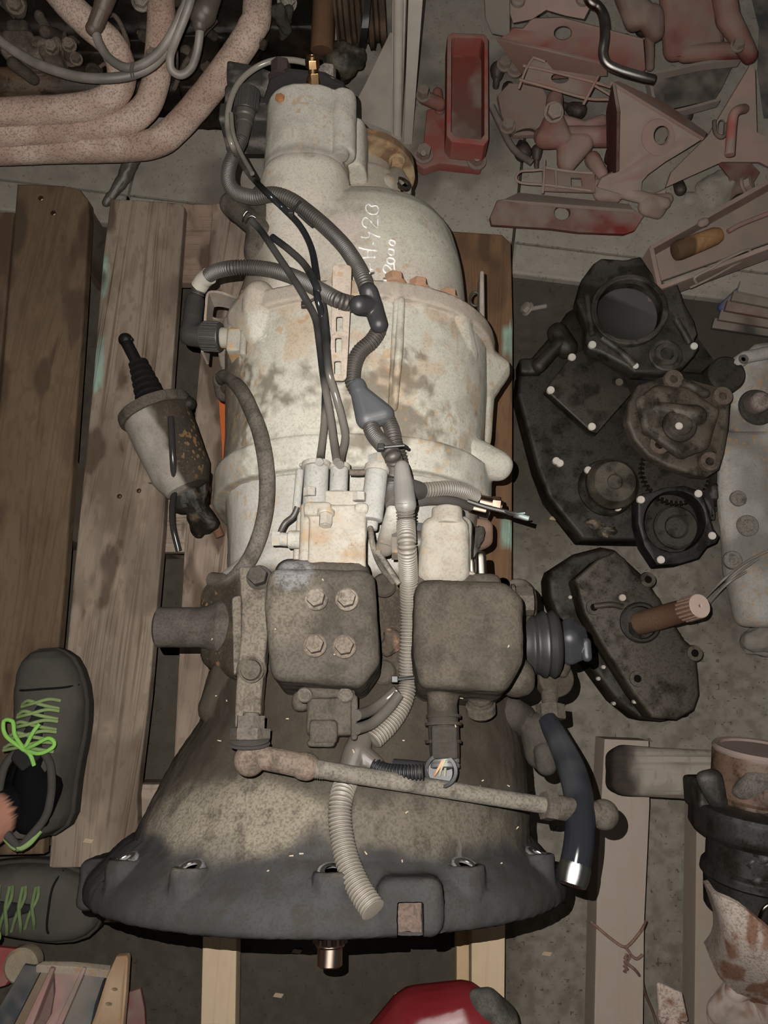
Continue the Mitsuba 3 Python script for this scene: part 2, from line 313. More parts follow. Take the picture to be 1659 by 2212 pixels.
for ang in (200, 235, 270, 305, 340):
    p = np.array([.254 * math.cos(math.radians(ang)), .03, .254 * math.sin(math.radians(ang))]); parts_.append(msolid(rod(p - [0, .02, 0], p + [0, .026, 0], .0185, 28, .003)))
parts_.append(rbox(G(215, 1888, .03) * [1, 0, 0] + [-.012, -.008, -.04], G(285, 1888, .03) * [1, 0, 0] + [.02, .045, .07], .010))     # lug on the left of the flange
n0, n1 = G(842, 1990, .262), G(925, 1990, .262)
parts_.append(rbox([n0[0] - .012, .005, .20], [n1[0] + .014, .052, .271], .012))                                          # raised pad around the notch
parts_.append(hull((*G(470, 1530, .09), .022), (*G(490, 1465, .10), .022), (*G(470, 1530, .0), .022), (*G(490, 1465, .0), .022)))      # rib beside the neck
bellm = fuse(parts_, .0065, 8)
cut = rbox([n0[0] + .006, -.05, .244], [n1[0] - .004, .034, .32], .002)
bellm = m2t(t2m(bellm) - cut)
for p in BOLT: bellm = m2t(t2m(bellm) - msolid(rod(p + [0, .012, 0], p + [0, .06, 0], .0105, 24, .001)))
def c_bell(v, n):
    f = cells(v, 9, 3); g = cells(v, 30, 4); d = v[:, 1]
    base = lerp((.070, .062, .050), (.125, .110, .088), g)
    d0 = np.hypot((v[:, 0] + .10) / .105, (v[:, 1] - .085) / .052) + .9 * (f - .5) + .35 * (g - .5)
    base = base * (1 - sstep(1.05, .75, d0)[:, None]) + lerp((.30, .262, .205), (.215, .185, .142), g) * sstep(1.05, .75, d0)[:, None]
    d1 = np.hypot((v[:, 0] - .10) / .10, (v[:, 1] - .08) / .045) + .8 * (f - .5)
    base = base * (1 - .7 * sstep(1.15, .8, d1)[:, None]) + np.array([.165, .142, .112]) * .7 * sstep(1.15, .8, d1)[:, None]
    k = sstep(.082, .060, d + .075 * (f - .5) + .03 * (g - .5) - .035 * sstep(-.14, -.24, v[:, 0]))[:, None]
    base = base * (1 - k) + lerp((.036, .0355, .036), (.072, .071, .073), g) * k
    s = sstep(-.12, -.17, v[:, 0] - .3 * (v[:, 1] - .17))[:, None] * sstep(.06, .11, d)[:, None] * .6
    base = base * (1 - s) + np.array([.15, .13, .105]) * s
    up = sstep(.105, .155, d + .05 * (f - .5))[:, None] * sstep(.02, .08, v[:, 2])[:, None]
    base = base * (1 - .85 * up) + lerp((.028, .022, .017), (.085, .070, .053), g) * .85 * up
    return base
gput('bell_housing', rough(rough(bellm, .0010, 90), .0012, 190, 3), 'cast_grime', c_bell, label='grimy dark grey cast bell housing with round bolt flange')
for p in BOLT:
    gput('bolt_hole', lathe([(-.003, .0142), (.0015, .0136), (.0018, .0112), (-.012, .0104), (-.0125, .001)], p + [0, .0246, .002], unit([p[0] * .55, .253, p[2] * .55]), 28), 'cast_grime', (.26, .26, .265), 30, solid=False, label='bright worn bolt hole rim')
for p in BOLT: gput('hole_glint', lathe([(.0012, .0114), (.0022, .0108), (.0022, .0070), (.0012, .0068), (.0012, .0114)], p + [0, .0246, .002], unit([p[0] * .55, .253, p[2] * .55]), 24), 'bare_metal', (.7, .71, .72), 40, solid=False)
gput('notch_floor', place(rough(prism(sbox(n0[0] + .007, .006, n1[0] - .005, .033), 0, .004, .001).subdivide().subdivide().subdivide(), .002, 150, 2), None, (0, 0, .2435)), 'cast_grime', (.16, .115, .095), 40, solid=False)
sh = [(0, .012), (.002, .0145), (.020, .0145), (.022, .017), (.11, .017), (.115, .026), (.16, .026)]
sa = G(712, 2089, 0)
gput('input_shaft', lathe(sh, [sa[0], sa[1], 0], (0, 1, 0), 36), 'bare_metal', (.62, .46, .38), 30, solid=False, label='shiny coppery input shaft stub')
for k in range(10):
    a = k / 10 * 2 * np.pi; R = frame((0, 1, 0)); q = np.array([math.cos(a), math.sin(a), 0]) @ R.T
    gput('spline', rod(np.array([sa[0], sa[1] + .024, 0]) + q * .017, np.array([sa[0], sa[1] + .10, 0]) + q * .017, .0032, 8), 'bare_metal', (.28, .2, .16), 40, parent=GB + '__input_shaft', solid=False)

# --- main case under the covers
rows = []
for v, ul, ur, wt in ((.205, -.132, .212, .160), (.24, -.134, .214, .166), (.30, -.136, .206, .170), (.36, -.136, .196, .172), (.415, -.138, .186, .172), (.475, -.145, .19, .178)):
    rows.append((v, ul, ur, wt, -.17, 2.7))
case = fuse([t2m(sloft(rows)),
    hull((*G(540, 1235, .13), .02), (*G(535, 1440, .13), .02), (*G(470, 1290, .08), .02), (*G(470, 1410, .08), .02)),
    hull((*G(1120, 1290, .1), .022), (*G(1120, 1440, .1), .022), (*G(1120, 1290, .0), .022), (*G(1120, 1440, .0), .022)),
    rbox([.20, .30, .04], [G(1104, 1262, .10)[0], .335, .115], .005)], .0075, 8)
def c_case(v, n):
    f, g = cells(v, 11, 5), cells(v, 34, 6)
    k = sstep(.345, .365, v[:, 1] + .05 * (f - .5))[:, None]
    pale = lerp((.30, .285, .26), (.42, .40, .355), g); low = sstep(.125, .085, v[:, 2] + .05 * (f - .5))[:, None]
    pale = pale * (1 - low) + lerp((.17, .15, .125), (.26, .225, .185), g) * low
    return pale * k + lerp((.026, .021, .016), (.055, .046, .036), g) * (1 - k)
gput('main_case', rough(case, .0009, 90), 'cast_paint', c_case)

# --- range housing with its two flanges
def rng_rows(d=0.0):
    out = []
    for v, ul, ur, wt in ((.462, -.150, .196, .184), (.50, -.152, .198, .190), (.56, -.152, .202, .194), (.62, -.156, .208, .196), (.68, -.160, .212, .192), (.706, -.162, .214, .190)):
        out.append((v, ul - d, ur + d, wt + d, -.17 - d, 2.35))
    return out
def slab_(v0, v1, d):
    r = rng_rows(d); f = lambda v: tuple(np.interp(v, [q[0] for q in r], [q[i] for q in r]) for i in range(1, 6))
    return t2m(sloft([(v0, *f(v0)), (v1, *f(v1))]))
rp = [t2m(sloft(rng_rows())), slab_(.464, .502, .011), slab_(.682, .706, .009)]
rp.append(hull((*G(1075, 1006, .075), .020), (*G(1000, 985, .09), .03), (*G(1000, 985, .03), .03), (*G(1072, 1010, .045), .018)))              # right lugs
rp.append(hull((*G(1082, 792, .035), .013), (*G(1082, 805, .03), .013), (*G(1020, 780, .05), .03), (*G(1020, 850, .04), .03)))
rp.append(hull((*G(1030, 850, .04), .025), (*G(1030, 950, .03), .02)))
for px, py, w in ((852, 616, .19), (966, 648, .155), (1018, 690, .10), (745, 600, .195), (548, 600, .165), (905, 640, .178)):
    p = G(px, py, w); rp.append(hull((p[0], .688, p[2] - .004, .013), (p[0], .698, p[2] - .004, .013)))
rp += [hull((*G(560, 720, .150), .02), (*G(560, 640, .158), .02), (*G(540, 690, .12), .03)), hull((*G(985, 700, .135), .02), (*G(1000, 770, .11), .02), (*G(985, 740, .12), .025))]
rp += [hull((*G(866, 650, .193), .005), (*G(862, 760, .196), .005), (*G(850, 880, .191), .005)), hull((*G(857, 650, .193), .004), (*G(845, 880, .191), .004))]  # cast ribs along the top
rmesh = fuse(rp, .0046, 5)
def c_rng(v, n):
    f, g, h = cells(v, 10, 8), .45 * cells(v, 38, 9) + .55 * cells(v, 100, 19), cells(v, 26, 10)
    b = lerp((.37, .35, .295), (.50, .48, .41), .35 * g + .65 * f)
    r = sstep(.56, .66, h + .10 * (g - .5)) * (sstep(.17, .13, np.hypot(v[:, 0] - .15, v[:, 1] - .64)) + sstep(.12, .06, np.hypot(v[:, 0] + .095, v[:, 1] - .66)))
    r = np.clip(r, 0, 1)[:, None] * .38
    b = b * (1 - r) + np.array(RUSTC) * r
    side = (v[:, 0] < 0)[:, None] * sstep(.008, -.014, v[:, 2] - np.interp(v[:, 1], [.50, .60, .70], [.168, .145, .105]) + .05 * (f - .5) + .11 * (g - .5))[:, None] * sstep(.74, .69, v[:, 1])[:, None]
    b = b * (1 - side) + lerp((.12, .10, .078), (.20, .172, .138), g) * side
    dirt = np.maximum(sstep(.075, .02, np.hypot((v[:, 0] - .065) * .9, v[:, 1] - .525) + .30 * (g - .5) + .08 * (f - .5)), sstep(.04, .0, np.hypot(v[:, 0] + .085, (v[:, 1] - .56) * .7) + .22 * (g - .5)))[:, None] * .75
    b = b * (1 - dirt) + np.array([.115, .092, .066]) * dirt
    back = sstep(.672, .684, v[:, 1])[:, None]
    b = b * (1 - back) + lerp((.31, .265, .215), (.37, .325, .27), g) * back
    fl = sstep(.515, .50, v[:, 1])[:, None] * sstep(.35, .6, f)[:, None] * .6
    return b * (1 - fl) + np.array([.40, .385, .335]) * fl
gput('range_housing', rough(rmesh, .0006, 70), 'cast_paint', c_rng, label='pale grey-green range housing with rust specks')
for px, py, w in ((852, 602, .196), (904, 628, .184), (967, 633, .16), (740, 570, .19), (545, 567, .16)):
    p = G(px, py, w - .010); gput('flange_bolt', hexbolt([p[0], .706, p[2]], (0, 1, 0), .0105, .012), 'cast_paint', (.34, .20, .13), 30, solid=False, label='rusty hexagon bolt head')

# --- rear housing: left range cylinder and right dome
DC = .030
dome = t2m(sloft([(v, 2 * DC - ur, ur, wt, .016 - wt, e) for v, ur, wt, e in ((.690, .187, .166, 2.25), (.80, .183, .163, 2.2), (.833, .181, .158, 2.15), (.862, .177, .150, 2.1), (.888, .172, .138, 2.1), (.915, .160, .117, 2.1), (.938, .148, .090, 2.1), (.96, .132, .064, 2.1), (.979, .110, .040, 2.1), (.992, .085, .022, 2.1), (.998, .060, .012, 2.1))]))
cone = t2m(sloft([(.69, -.152, .040, .160, -.12, 2.3, .05), (.755, -.136, .022, .160, -.10, 2.4, .05), (.80, -.120, .019, .161, -.05, 2.5, .06), (.87, -.116, .018, .163, -.02, 2.5, .07), (.925, -.112, .017, .162, .02, 2.5, .09), (.938, -.108, .014, .157, .022, 2.5, .09)]))
skirt = t2m(sloft([(.680, -.150, .186, .166, -.15, 2.3), (.712, -.150, .186, .166, -.15, 2.3), (.722, -.146, .182, .162, -.146, 2.3)]))
rear = fuse([dome, cone, skirt], .006, 6)
def c_rear(v, n):
    f, g = cells(v, 9, 12), cells(v, 40, 13)
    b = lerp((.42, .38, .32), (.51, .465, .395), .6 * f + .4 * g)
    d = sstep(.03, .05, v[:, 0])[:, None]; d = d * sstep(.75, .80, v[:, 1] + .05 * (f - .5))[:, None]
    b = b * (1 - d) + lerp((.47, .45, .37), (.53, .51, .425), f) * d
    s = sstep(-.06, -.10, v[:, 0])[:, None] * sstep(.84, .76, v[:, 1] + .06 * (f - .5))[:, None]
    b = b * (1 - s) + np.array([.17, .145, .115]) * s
    spot = sstep(.024, .014, np.hypot(v[:, 0] - .018, v[:, 1] - .815) + .012 * (g - .5))[:, None]
    return b * (1 - .7 * spot) + np.array([.50, .42, .38]) * .7 * spot
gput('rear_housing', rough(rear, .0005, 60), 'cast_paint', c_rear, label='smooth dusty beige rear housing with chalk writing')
cyl = fuse([t2m(sloft([(.935, -.108, .014, .161, .03, 2.5, .095), (.99, -.107, .013, .162, .03, 2.5, .095), (1.052, -.107, .013, .163, .03, 2.6, .095)])),
            t2m(sloft([(.930, -.104, .010, .157, .034, 2.5, .095), (.94, -.104, .010, .157, .034, 2.5, .095)])),
            msolid(rod([.006, .945, .138], [.006, 1.052, .138], .019, 28, .004)), msolid(rod([.004, .937, .146], [.004, .972, .146], .012, 24, .003)),
            t2m(sloft([(.955, .0, .040, .115, .03, 2.6, .07), (1.04, .0, .040, .115, .03, 2.6, .07)]))], .0045, 5)
def c_cyl(v, n):
    f, g = cells(v, 22, 15), cells(v, 55, 16)
    b = lerp((.36, .34, .30), (.49, .455, .385), f)
    k = sstep(.012, .0, np.abs(v[:, 1] - .935) - .004 + .01 * (g - .5))[:, None] * .7
    return b * (1 - k) + np.array([.17, .155, .14]) * k
gput('range_cylinder', rough(cyl, .0006, 90), 'cast_paint', c_cyl, smooth=40)
p = G(604, 209, .161); gput('plug', hexbolt([p[0], p[1], .158], (0, .1, 1), .006, .004, False), 'cast_paint', (.34, .16, .07), 30, solid=False, label='rusty orange plug')
# end plate with bolts and the brass fitting
pl = prism(Polygon([(-.100, .05), (.004, .05), (.012, .08), (.014, .12), (.004, .150), (-.02, .166), (-.07, .172), (-.092, .160), (-.104, .13)]).buffer(.004), 0, .008, .002)
pl = place(pl, np.stack([[1, 0, 0], [0, 0, 1], [0, 1, 0]], 1), (0, 1.056, 0)); pl.invert()
gput('end_plate', pl, 'cast_grime', (.045, .043, .043), 30)
for px, py, w, s, c in ((707, 165, .150, .011, (.34, .30, .27)), (745, 210, .095, .012, (.10, .08, .075)), (607, 158, .160, .012, (.075, .055, .055))):
    p = G(px, py, w); gput('plate_bolt', hexbolt([p[0], 1.062, p[2]], (0, 1, .25), s, .022), 'cast_grime', c, 30, solid=False)
p0 = G(676, 158, .170)
gput('brass_fitting', cat(hexbolt(p0 + [0, -.004, -.012], (0, .5, 1), .009, .014, False), rod(p0, p0 + unit([0, .5, 1]) * .016, .0065), hexbolt(p0 + unit([0, .5, 1]) * .008, (0, .5, 1), .0085, .010, False, spin=.1), lathe([(0, .0075), (.004, .0075), (.0045, .003), (-.004, .002)], p0 + unit([0, .5, 1]) * .018, (0, .5, 1), 24)), 'bare_metal', (.52, .33, .17), 30, solid=False, label='orange brass hose fitting')

# --- output flange behind the dome
oc = np.array([.025, 0, .0])
gput('output_hub', lathe([(0, .076), (.085, .076), (.095, .072), (.10, .062), (.10, .058), (.130, .056), (.134, .05)], oc + [0, .905, .0], (0, 1, 0), 48), 'cast_paint', DUSTY, 35)
fl = lathe([(0, .050), (.0, .084), (.003, .088), (.016, .088), (.019, .085), (.019, .0)], oc + [0, 1.030, .0], (0, 1, 0), 64)
gput('output_flange', rough(fl.subdivide().subdivide(), .0006, 90), 'cast_paint', lambda v, n: lerp((.15, .09, .055), (.37, .27, .155), sstep(.38, .62, cells(v, 26, 20))), 35, solid=False, label='round rusty brown output flange')
for a in (-20, 35, 90, 145):
    q = oc + np.array([.072 * math.cos(math.radians(a)), 1.028, .072 * math.sin(math.radians(a))])
    gput('flange_nut', hexbolt(q, (0, -1, 0), .009, .010), 'cast_paint', (.30, .2, .12), 30, parent=GB + '__output_flange', solid=False)
q = G(869, 400, .045); gput('plug', lathe([(0, .013), (.004, .013), (.005, .008), (-.006, .007), (-.007, .001)], q, (.5, .2, 1), 28), 'bare_metal', (.40, .36, .31), 30, solid=False)
gput('hub_boss', hull((*G(862, 410, .02), .02), (*G(835, 400, .05), .016), (*G(855, 375, .03), .012)), 'cast_paint', DUSTY, 40, solid=False)

# --- the two shift covers
def cover(pxs, wt, wb, r, front=.012):
    pts = []
    for px, py in pxs:
        p = G(px, py, wt); pts.append((p[0], p[1], wt - r, r)); pts.append((p[0], p[1] - (front if py > 1400 else 0), wb, r))
    return hull(*pts, n=24)
cl = cover([(602, 1250), (782, 1254), (792, 1420), (768, 1452), (610, 1440), (596, 1300)], .262, .10, .013)
bosses = []
CB = [(683, 1293), (749, 1294), (680, 1393), (744, 1396)]
for px, py in CB: p = G(px, py, .266); bosses.append(hull((p[0], p[1], .255, .0115), (p[0], p[1] - .003, .245, .016)))
lm = fuse([cl] + bosses + [rbox(G(640, 1470, .235) - [0, .004, .06], G(762, 1470, .235) + [0, .012, -.004], .007), hull((*G(625, 1240, .24), .014), (*G(770, 1240, .24), .014), (*G(625, 1240, .2), .016), (*G(770, 1240, .2), .016))], .0048, 7)
def c_cov(v, n):
    f, g = cells(v, 16, 22), cells(v, 60, 23)
    b = lerp((.085, .074, .061), (.125, .109, .091), g)
    d = sstep(.05, .02, np.hypot((v[:, 0] + .035), (v[:, 1] - .295) * .8) + .03 * (g - .5) + .02 * (f - .5))[:, None]
    b = b * (1 - .7 * d) + np.array([.205, .175, .14]) * .7 * d
    p = sstep(.021, .015, np.hypot(v[:, 0] + .026, (v[:, 1] - .325) * .9) + .016 * (g - .5))[:, None]
    return b * (1 - .75 * p) + np.array([.27, .27, .275]) * .75 * p
lc = gput('shift_cover', rough(lm, .0009, 110), 'cast_grime', c_cov)
for i, (px, py) in enumerate(CB):
    p = G(px, py, .268); gput('bolt', hexbolt([p[0], p[1], .2655], (0, 0, 1), .0078, .009, True, spin=.3 + i), 'cast_grime', (.27, .23, .19) if i < 2 else (.19, .155, .125), 30, parent=lc, solid=False)
cr = cover([(925, 1275), (1085, 1280), (1106, 1300), (1105, 1420), (1080, 1462), (932, 1455), (922, 1400)], .262, .10, .013)
rm = fuse([cr, hull((*G(915, 1258, .225), .011), (*G(1060, 1262, .225), .011), (*G(915, 1258, .17), .011), (*G(1060, 1262, .17), .011)),
           hull((*G(958, 1460, .22), .02), (*G(955, 1520, .215), .014)), hull((*G(1035, 1460, .19), .024), (*G(1037, 1500, .19), .014)),
           hull((*G(1126, 1474, .16), .015), (*G(1112, 1462, .16), .022))], .0048, 7)
def c_cov2(v, n):
    g = cells(v, 55, 25); f = cells(v, 20, 26); b = lerp((.085, .072, .057), (.128, .108, .087), g)
    d = sstep(.62, .75, f)[:, None]; return b * (1 - .4 * d) + np.array([.05, .042, .034]) * .4 * d
gput('shift_cover', rough(rm, .0010, 110, 4), 'cast_grime', c_cov2)
gput('filler_plug', place(lathe([(0, .0135), (.012, .0135), (.014, .0155), (.022, .0155), (.0245, .0135), (.0245, .002), (.0235, .001)], (0, 0, 0), (0, 0, 1), 32), frame(G(1040, 1545, .17) - G(1035, 1485, .19)), G(1036, 1498, .188)), 'cast_grime', (.125, .105, .082), 30)
b0 = G(1132, 1300, .14); gput('bolt', hexbolt(b0 - [.012, 0, 0], (1, 0, .1), .014, .020, True), 'cast_grime', (.135, .115, .095), 30)
p = G(1087, 1262, .116); gput('lug_hole', lathe([(0, .008), (.001, .0075), (-.012, .007), (-.0125, .001)], p, (0, 0, 1), 20), 'cast_grime', (.022, .016, .013), 30, solid=False)

# --- left shaft stub and lever arm
a0, a1 = G(338, 1355, .10), G(450, 1353, .10); r0 = .0235
stub = lathe([(0, r0 - .004), (.003, r0), (.052, r0), (.060, r0 + .002), (.072, .032), (.078, .036), (.105, .036), (.106, .039), (.125, .039), (.127, .02)], [a0[0], a0[1], .10], (1, 0, 0), 48)
gput('selector_shaft', rough(stub.subdivide(), .0006, 120), 'cast_grime', lambda v, n: lerp((.082, .072, .066), (.125, .108, .092), cells(v, 50, 27)), 35)

def gplate(pts, w, th, bev=.002, holes=()):
    q = [G(x, y, w)[:2] for x, y in pts]; hs = [[G(x, y, w)[:2] for x, y in h] for h in holes]
    return place(prism(Polygon(q, hs), -th, 0, bev, 3, True), None, (0, 0, w))
arm = fuse([t2m(gplate([(514, 1222), (580, 1225), (584, 1300), (574, 1400), (568, 1460), (563, 1520), (562, 1570), (505, 1572), (508, 1500), (512, 1440), (520, 1370), (520, 1300)], .205, .026, .004)),
            t2m(gplate([(500, 1290), (520, 1285), (522, 1440), (504, 1460)], .18, .05, .006)), hull((*G(544, 1446, .197), .016), (*G(544, 1446, .185), .016))], .004, 1)
lv = gput('lever_arm', rough(arm, .0006, 110), 'cast_grime', lambda v, n: lerp((.165, .14, .112), (.25, .212, .17), cells(v, 36, 28)), 35, label='long flat grey lever arm')
p = G(559, 1247, .206); gput('bolt', hexbolt([p[0], p[1], .204], (0, 0, 1), .0092, .012, True), 'cast_grime', (.092, .082, .072), 30, parent=lv, solid=False)
p = G(543, 1448, .214); gput('bolt', lathe([(0, .0125), (.002, .0125), (.0022, .0105), (.007, .0095), (.0075, .001)], [p[0], p[1], .212], (0, 0, 1), 28), 'cast_grime', (.125, .107, .085), 35, parent=lv, solid=False)
# ball joint and the linkage rod across the bell housing
jn = G(541, 1572, .244)
gput('joint_nut', cat(hexbolt(jn + [0, .010, 0], (0, -1, -.05), .0125, .012, False), rod(jn + [0, .014, 0], jn + [0, -.012, 0], .008), hexbolt(jn + [0, -.002, 0], (0, -1, 0), .0165, .010, False, spin=0)), 'cast_grime', (.135, .115, .098), 30, solid=False)
jb = G(540, 1632, .250)
gput('joint_pin', rod(jn + [0, -.012, 0], jb, .005), 'bare_metal', (.50, .28, .18), 30, solid=False, label='bare coppery joint pin')
gput('joint_boot', lathe([(0, .012), (.001, .019), (.0025, .012), (.004, .018), (.006, .009)], jb + [0, .009, .004], (0, 1, .3), 28), 'rubber', (.10, .09, .08), 40, solid=False)
re_, rs = G(664, 1660, .252), G(672, 1655, .252)
gput('rod_end', fuse([ball(jb + [0, -.004, 0], .0150, 32), hull((*jb, .0105), (*G(600, 1640, .252), .0102), (*G(655, 1654, .252), .0112)), hull((*G(656, 1655, .252), .0128), (*G(662, 1656, .252), .0128))], .0025, 2), 'cast_grime', lambda v, n: lerp((.165, .135, .108), (.24, .175, .138), cells(v, 45, 30)), 40)
r1 = G(1192, 1742, .188)
gput('linkage_rod', sweep(resample(np.array([G(660, 1656, .252), G(720, 1667, .2505), r1]), .0022)[0], .0082, 16), 'cast_grime', lambda v, n: lerp((.17, .15, .125), (.27, .24, .20), cells(v, 30, 31)), 40, solid=False, label='long thin grey linkage rod crossing the bell housing')
gput('rod_thread', corrugated([G(664, 1658, .252), G(700, 1664, .2515)], .0090, .0022, .0009), 'cast_grime', (.21, .185, .155), 40, solid=False)
dr_ = unit(r1 - G(720, 1667, .2505))
gput('rod_socket', cat(hexbolt(r1 - dr_ * .008, dr_, .0125, .012, False), rod(r1, r1 + dr_ * .052, .0118), m2t(ball(r1 + dr_ * .058, .015, 28))), 'cast_grime', (.125, .105, .088), 30, solid=False)

# --- right rubber boot, rod eye, black tube
bo = G(1143, 1392, .10)
bt = [(0, .0), (0, .026), (.006, .030), (.012, .031), (.016, .0345), (.019, .0355), (.023, .0335), (.026, .0345), (.031, .0385), (.034, .0385), (.037, .0355), (.0385, .0365), (.043, .0395), (.047, .0375), (.051, .031), (.052, .0)]
gput('rubber_boot', lathe(bt, bo - [.016, 0, 0], (1, 0, .05), 64), 'rubber', (.040, .039, .037), 40, label='ribbed black rubber boot')
gput('boot_collar', lathe([(0, .02), (0, .036), (.004, .038), (.024, .037), (.028, .033), (.03, .02)], bo - [.040, 0, 0], (1, 0, .05), 48), 'cast_grime', (.088, .076, .060), 35)
ec = G(1222, 1384, .10)
gput('boot_cap', fuse([hull((ec[0] + .004, ec[1] + .018, .10, .008), (ec[0] + .004, ec[1] - .018, .10, .010), (ec[0] + .016, ec[1] + .010, .10, .009), (ec[0] + .018, ec[1] - .012, .10, .010), (ec[0], ec[1], .08, .014), (ec[0], ec[1], .118, .012)), hull((ec[0] + .02, ec[1] - .004, .112, .006), (ec[0] + .02, ec[1] - .020, .112, .006))], .003, 4), 'rubber', (.058, .058, .062), 40)
ey = G(1196, 1466, .07)
gput('rod_eye', fuse([msolid(lathe([(-.010, .010), (-.010, .022), (.010, .022), (.010, .010)], ey, (.2, 0, 1), 32)), hull((*ey, .010), (*G(1188, 1515, .075), .009)), hull((*G(1215, 1452, .08), .007), (*G(1222, 1442, .085), .006))], .003, 3), 'cast_grime', (.092, .075, .058), 40)
gput('rod_thread', corrugated([G(1186, 1495, .075), G(1188, 1535, .08)], .0095, .0022, .0009), 'cast_grime', (.12, .1, .085), 40)
nu = G(1189, 1540, .09); gput('rod_nut', hexbolt(nu + [0, .008, 0], (0, -1, .1), .0145, .016, False), 'cast_grime', (.135, .118, .098), 30)
tp = [G(1183, 1556, .10), G(1202, 1590, .115), G(1228, 1645, .14), G(1247, 1705, .165), G(1253, 1760, .182), G(1251, 1820, .192), G(1241, 1878, .196)]
ts, _ = resample(spline(tp), .004); L_ = np.linspace(0, 1, len(ts))
gput('black_tube', sweep(ts, np.interp(L_, [0, .15, .4, 1], [.0115, .0125, .0150, .0146]), 28), 'gloss_black', lambda v, n: lerp((.018, .019, .024), (.075, .075, .080), sstep(.45, .75, cells(v, 14, 33)) * .8), 40, solid=False, label='curved shiny black tube with a bright crimped end')
gput('tube_tip', lathe([(0, .0144), (.004, .0152), (.014, .0149), (.020, .0135), (.021, .011), (.018, .001)], ts[-1] - unit(ts[-1] - ts[-6]) * .006, ts[-1] - ts[-6], 28), 'bare_metal', (.62, .63, .61), 35, solid=False, label='bright silver crimped tube end')
gput('grimy_valve', fuse([rbox(G(1135, 1575, .10) - [0, .0, .04], G(1196, 1575, .10) + [0, .014, .0], .008), hull((*G(1165, 1580, .085), .022), (*G(1170, 1625, .08), .020)), hull((*G(1176, 1625, .10), .012), (*G(1180, 1652, .095), .012)), hull((*G(1125, 1555, .07), .02), (*G(1100, 1540, .09), .02))], .0045, 6), 'cast_grime', (.075, .066, .056), 40)
for px, py in ((830, 1265), (828, 1452)):
    p = G(px, py, .172); gput('case_bolt', lathe([(0, .0135), (.007, .0135), (.010, .011), (.0105, .001)], [p[0], p[1], .168], (0, 0, 1), 28), 'cast_grime', (.085, .072, .058), 35)
gput('debris_lump', rough(fuse([hull((*G(845, 1375, .175), .008), (*G(838, 1400, .172), .009), (*G(856, 1390, .17), .006))], .003, 1), .004, 150), 'cast_grime', lambda v, n: lerp((.10, .075, .058), (.34, .20, .135), sstep(.45, .65, cells(v, 60, 35))), 45, solid=False)
for z, r in ((1545, .0162), (1562, .0172), (1600, .0170)): gput('sensor_ring', lathe([(0, r - .002), (0, r + .0012), (.003, r + .0012), (.003, r - .002), (0, r - .002)], G(958, z, .21), (0, -1, .05), 28), 'cast_grime', (.065, .057, .048), 35, solid=False)

# --- valve block and air cylinders above the left cover
VB, ALU = (.325, .30, .255), (.33, .325, .30)
def ccyl(c, amt=.16): return lambda v, n: mottle(c, v, amt, 40, 41)
def cy(px0, py0, px1, py1, w, rpx, bev=.002, w1=None):   # a round piece along the image line, rpx: its radius in pixels of the photograph
    a, b = G(px0, py0, w), G(px1, py1, w if w1 is None else w1); dep = np.linalg.norm(a - CL) * .98
    return rod(a, b, rpx * dep / FPX, 28, bev)
def bx(px0, py0, px1, py1, wt, wb, r=.003):
    a, b = G(px0, py0, wt), G(px1, py1, wt); return rbox([a[0], a[1], wb], [b[0], b[1], wt], r)
blk = fuse([bx(668, 1088, 790, 1245, .250, .15, .004), t2m(cy(664, 1090, 660, 1222, .238, 15)), t2m(cy(787, 1090, 779, 1240, .238, 9)),
            bx(655, 1082, 715, 1112, .256, .2, .004), bx(765, 1084, 796, 1108, .254, .2, .004), bx(690, 1058, 786, 1095, .244, .17, .003), t2m(cy(652, 1100, 640, 1225, .215, 9))], .0042, 5)
def c_blk(v, n):
    f, g = cells(v, 24, 42), cells(v, 60, 43); y = v[:, 1]
    b = lerp((.30, .27, .225), (.40, .375, .325), f); k = sstep(.385, .345, y + .03 * (f - .5))[:, None] * sstep(.35, .6, g)[:, None]
    return b * (1 - k) + np.array([.30, .22, .145]) * k
vb = gput('valve_block', rough(blk, .0006, 120), 'cast_paint', c_blk, 40, label='pale dusty valve block with small air cylinders')
for a in ((684, 1008, 680, 1095, .238, 27), (733, 1010, 731, 1065, .238, 20), (648, 1015, 640, 1105, .225, 9)):
    gput('air_cylinder', cy(*a), 'cast_paint', ccyl(ALU), 40, parent=vb)
big = [cy(814, 1018, 802, 1125, .238, 25), cy(802, 1125, 800, 1145, .232, 16)]
gput('air_cylinder', cat(*big), 'cast_paint', ccyl(ALU), 40, parent=vb)
for a in ((683, 1000, 683, 1010, .239, 32), (734, 1004, 734, 1013, .239, 23), (656, 1002, 655, 1009, .226, 9), (816, 1006, 814, 1020, .238, 28)):
    gput('cylinder_cap', cy(*a, .001), 'cast_paint', ccyl((.36, .335, .29)), 40, parent=vb)
p = G(821, 996, .236); gput('union_nut', hexbolt(p + [0, -.006, 0], (0, 1, 0), .0115, .012, False), 'cast_paint', (.31, .31, .285), 30, parent=vb)
for x, y in ((670, 1070), (776, 1080)): p = G(x, y, .25); gput('screw', hexbolt(p, (0, 1, .1), .0062, .008, False), 'cast_paint', (.36, .34, .3), 30, parent=vb, solid=False)
p = G(704, 1108, .257); gput('screw', hexbolt(p, (0, -1, .2), .006, .012, True), 'cast_paint', (.36, .335, .29), 30, parent=vb, solid=False)
nz = cat(cy(658, 1166, 622, 1166, .225, 20), cy(624, 1166, 602, 1164, .225, 15), hexbolt(G(604, 1164, .225), (-1, 0, 0), .0072, .008, False))
gput('breather_nipple', nz, 'cast_paint', ccyl((.37, .355, .315)), 35, parent=vb)
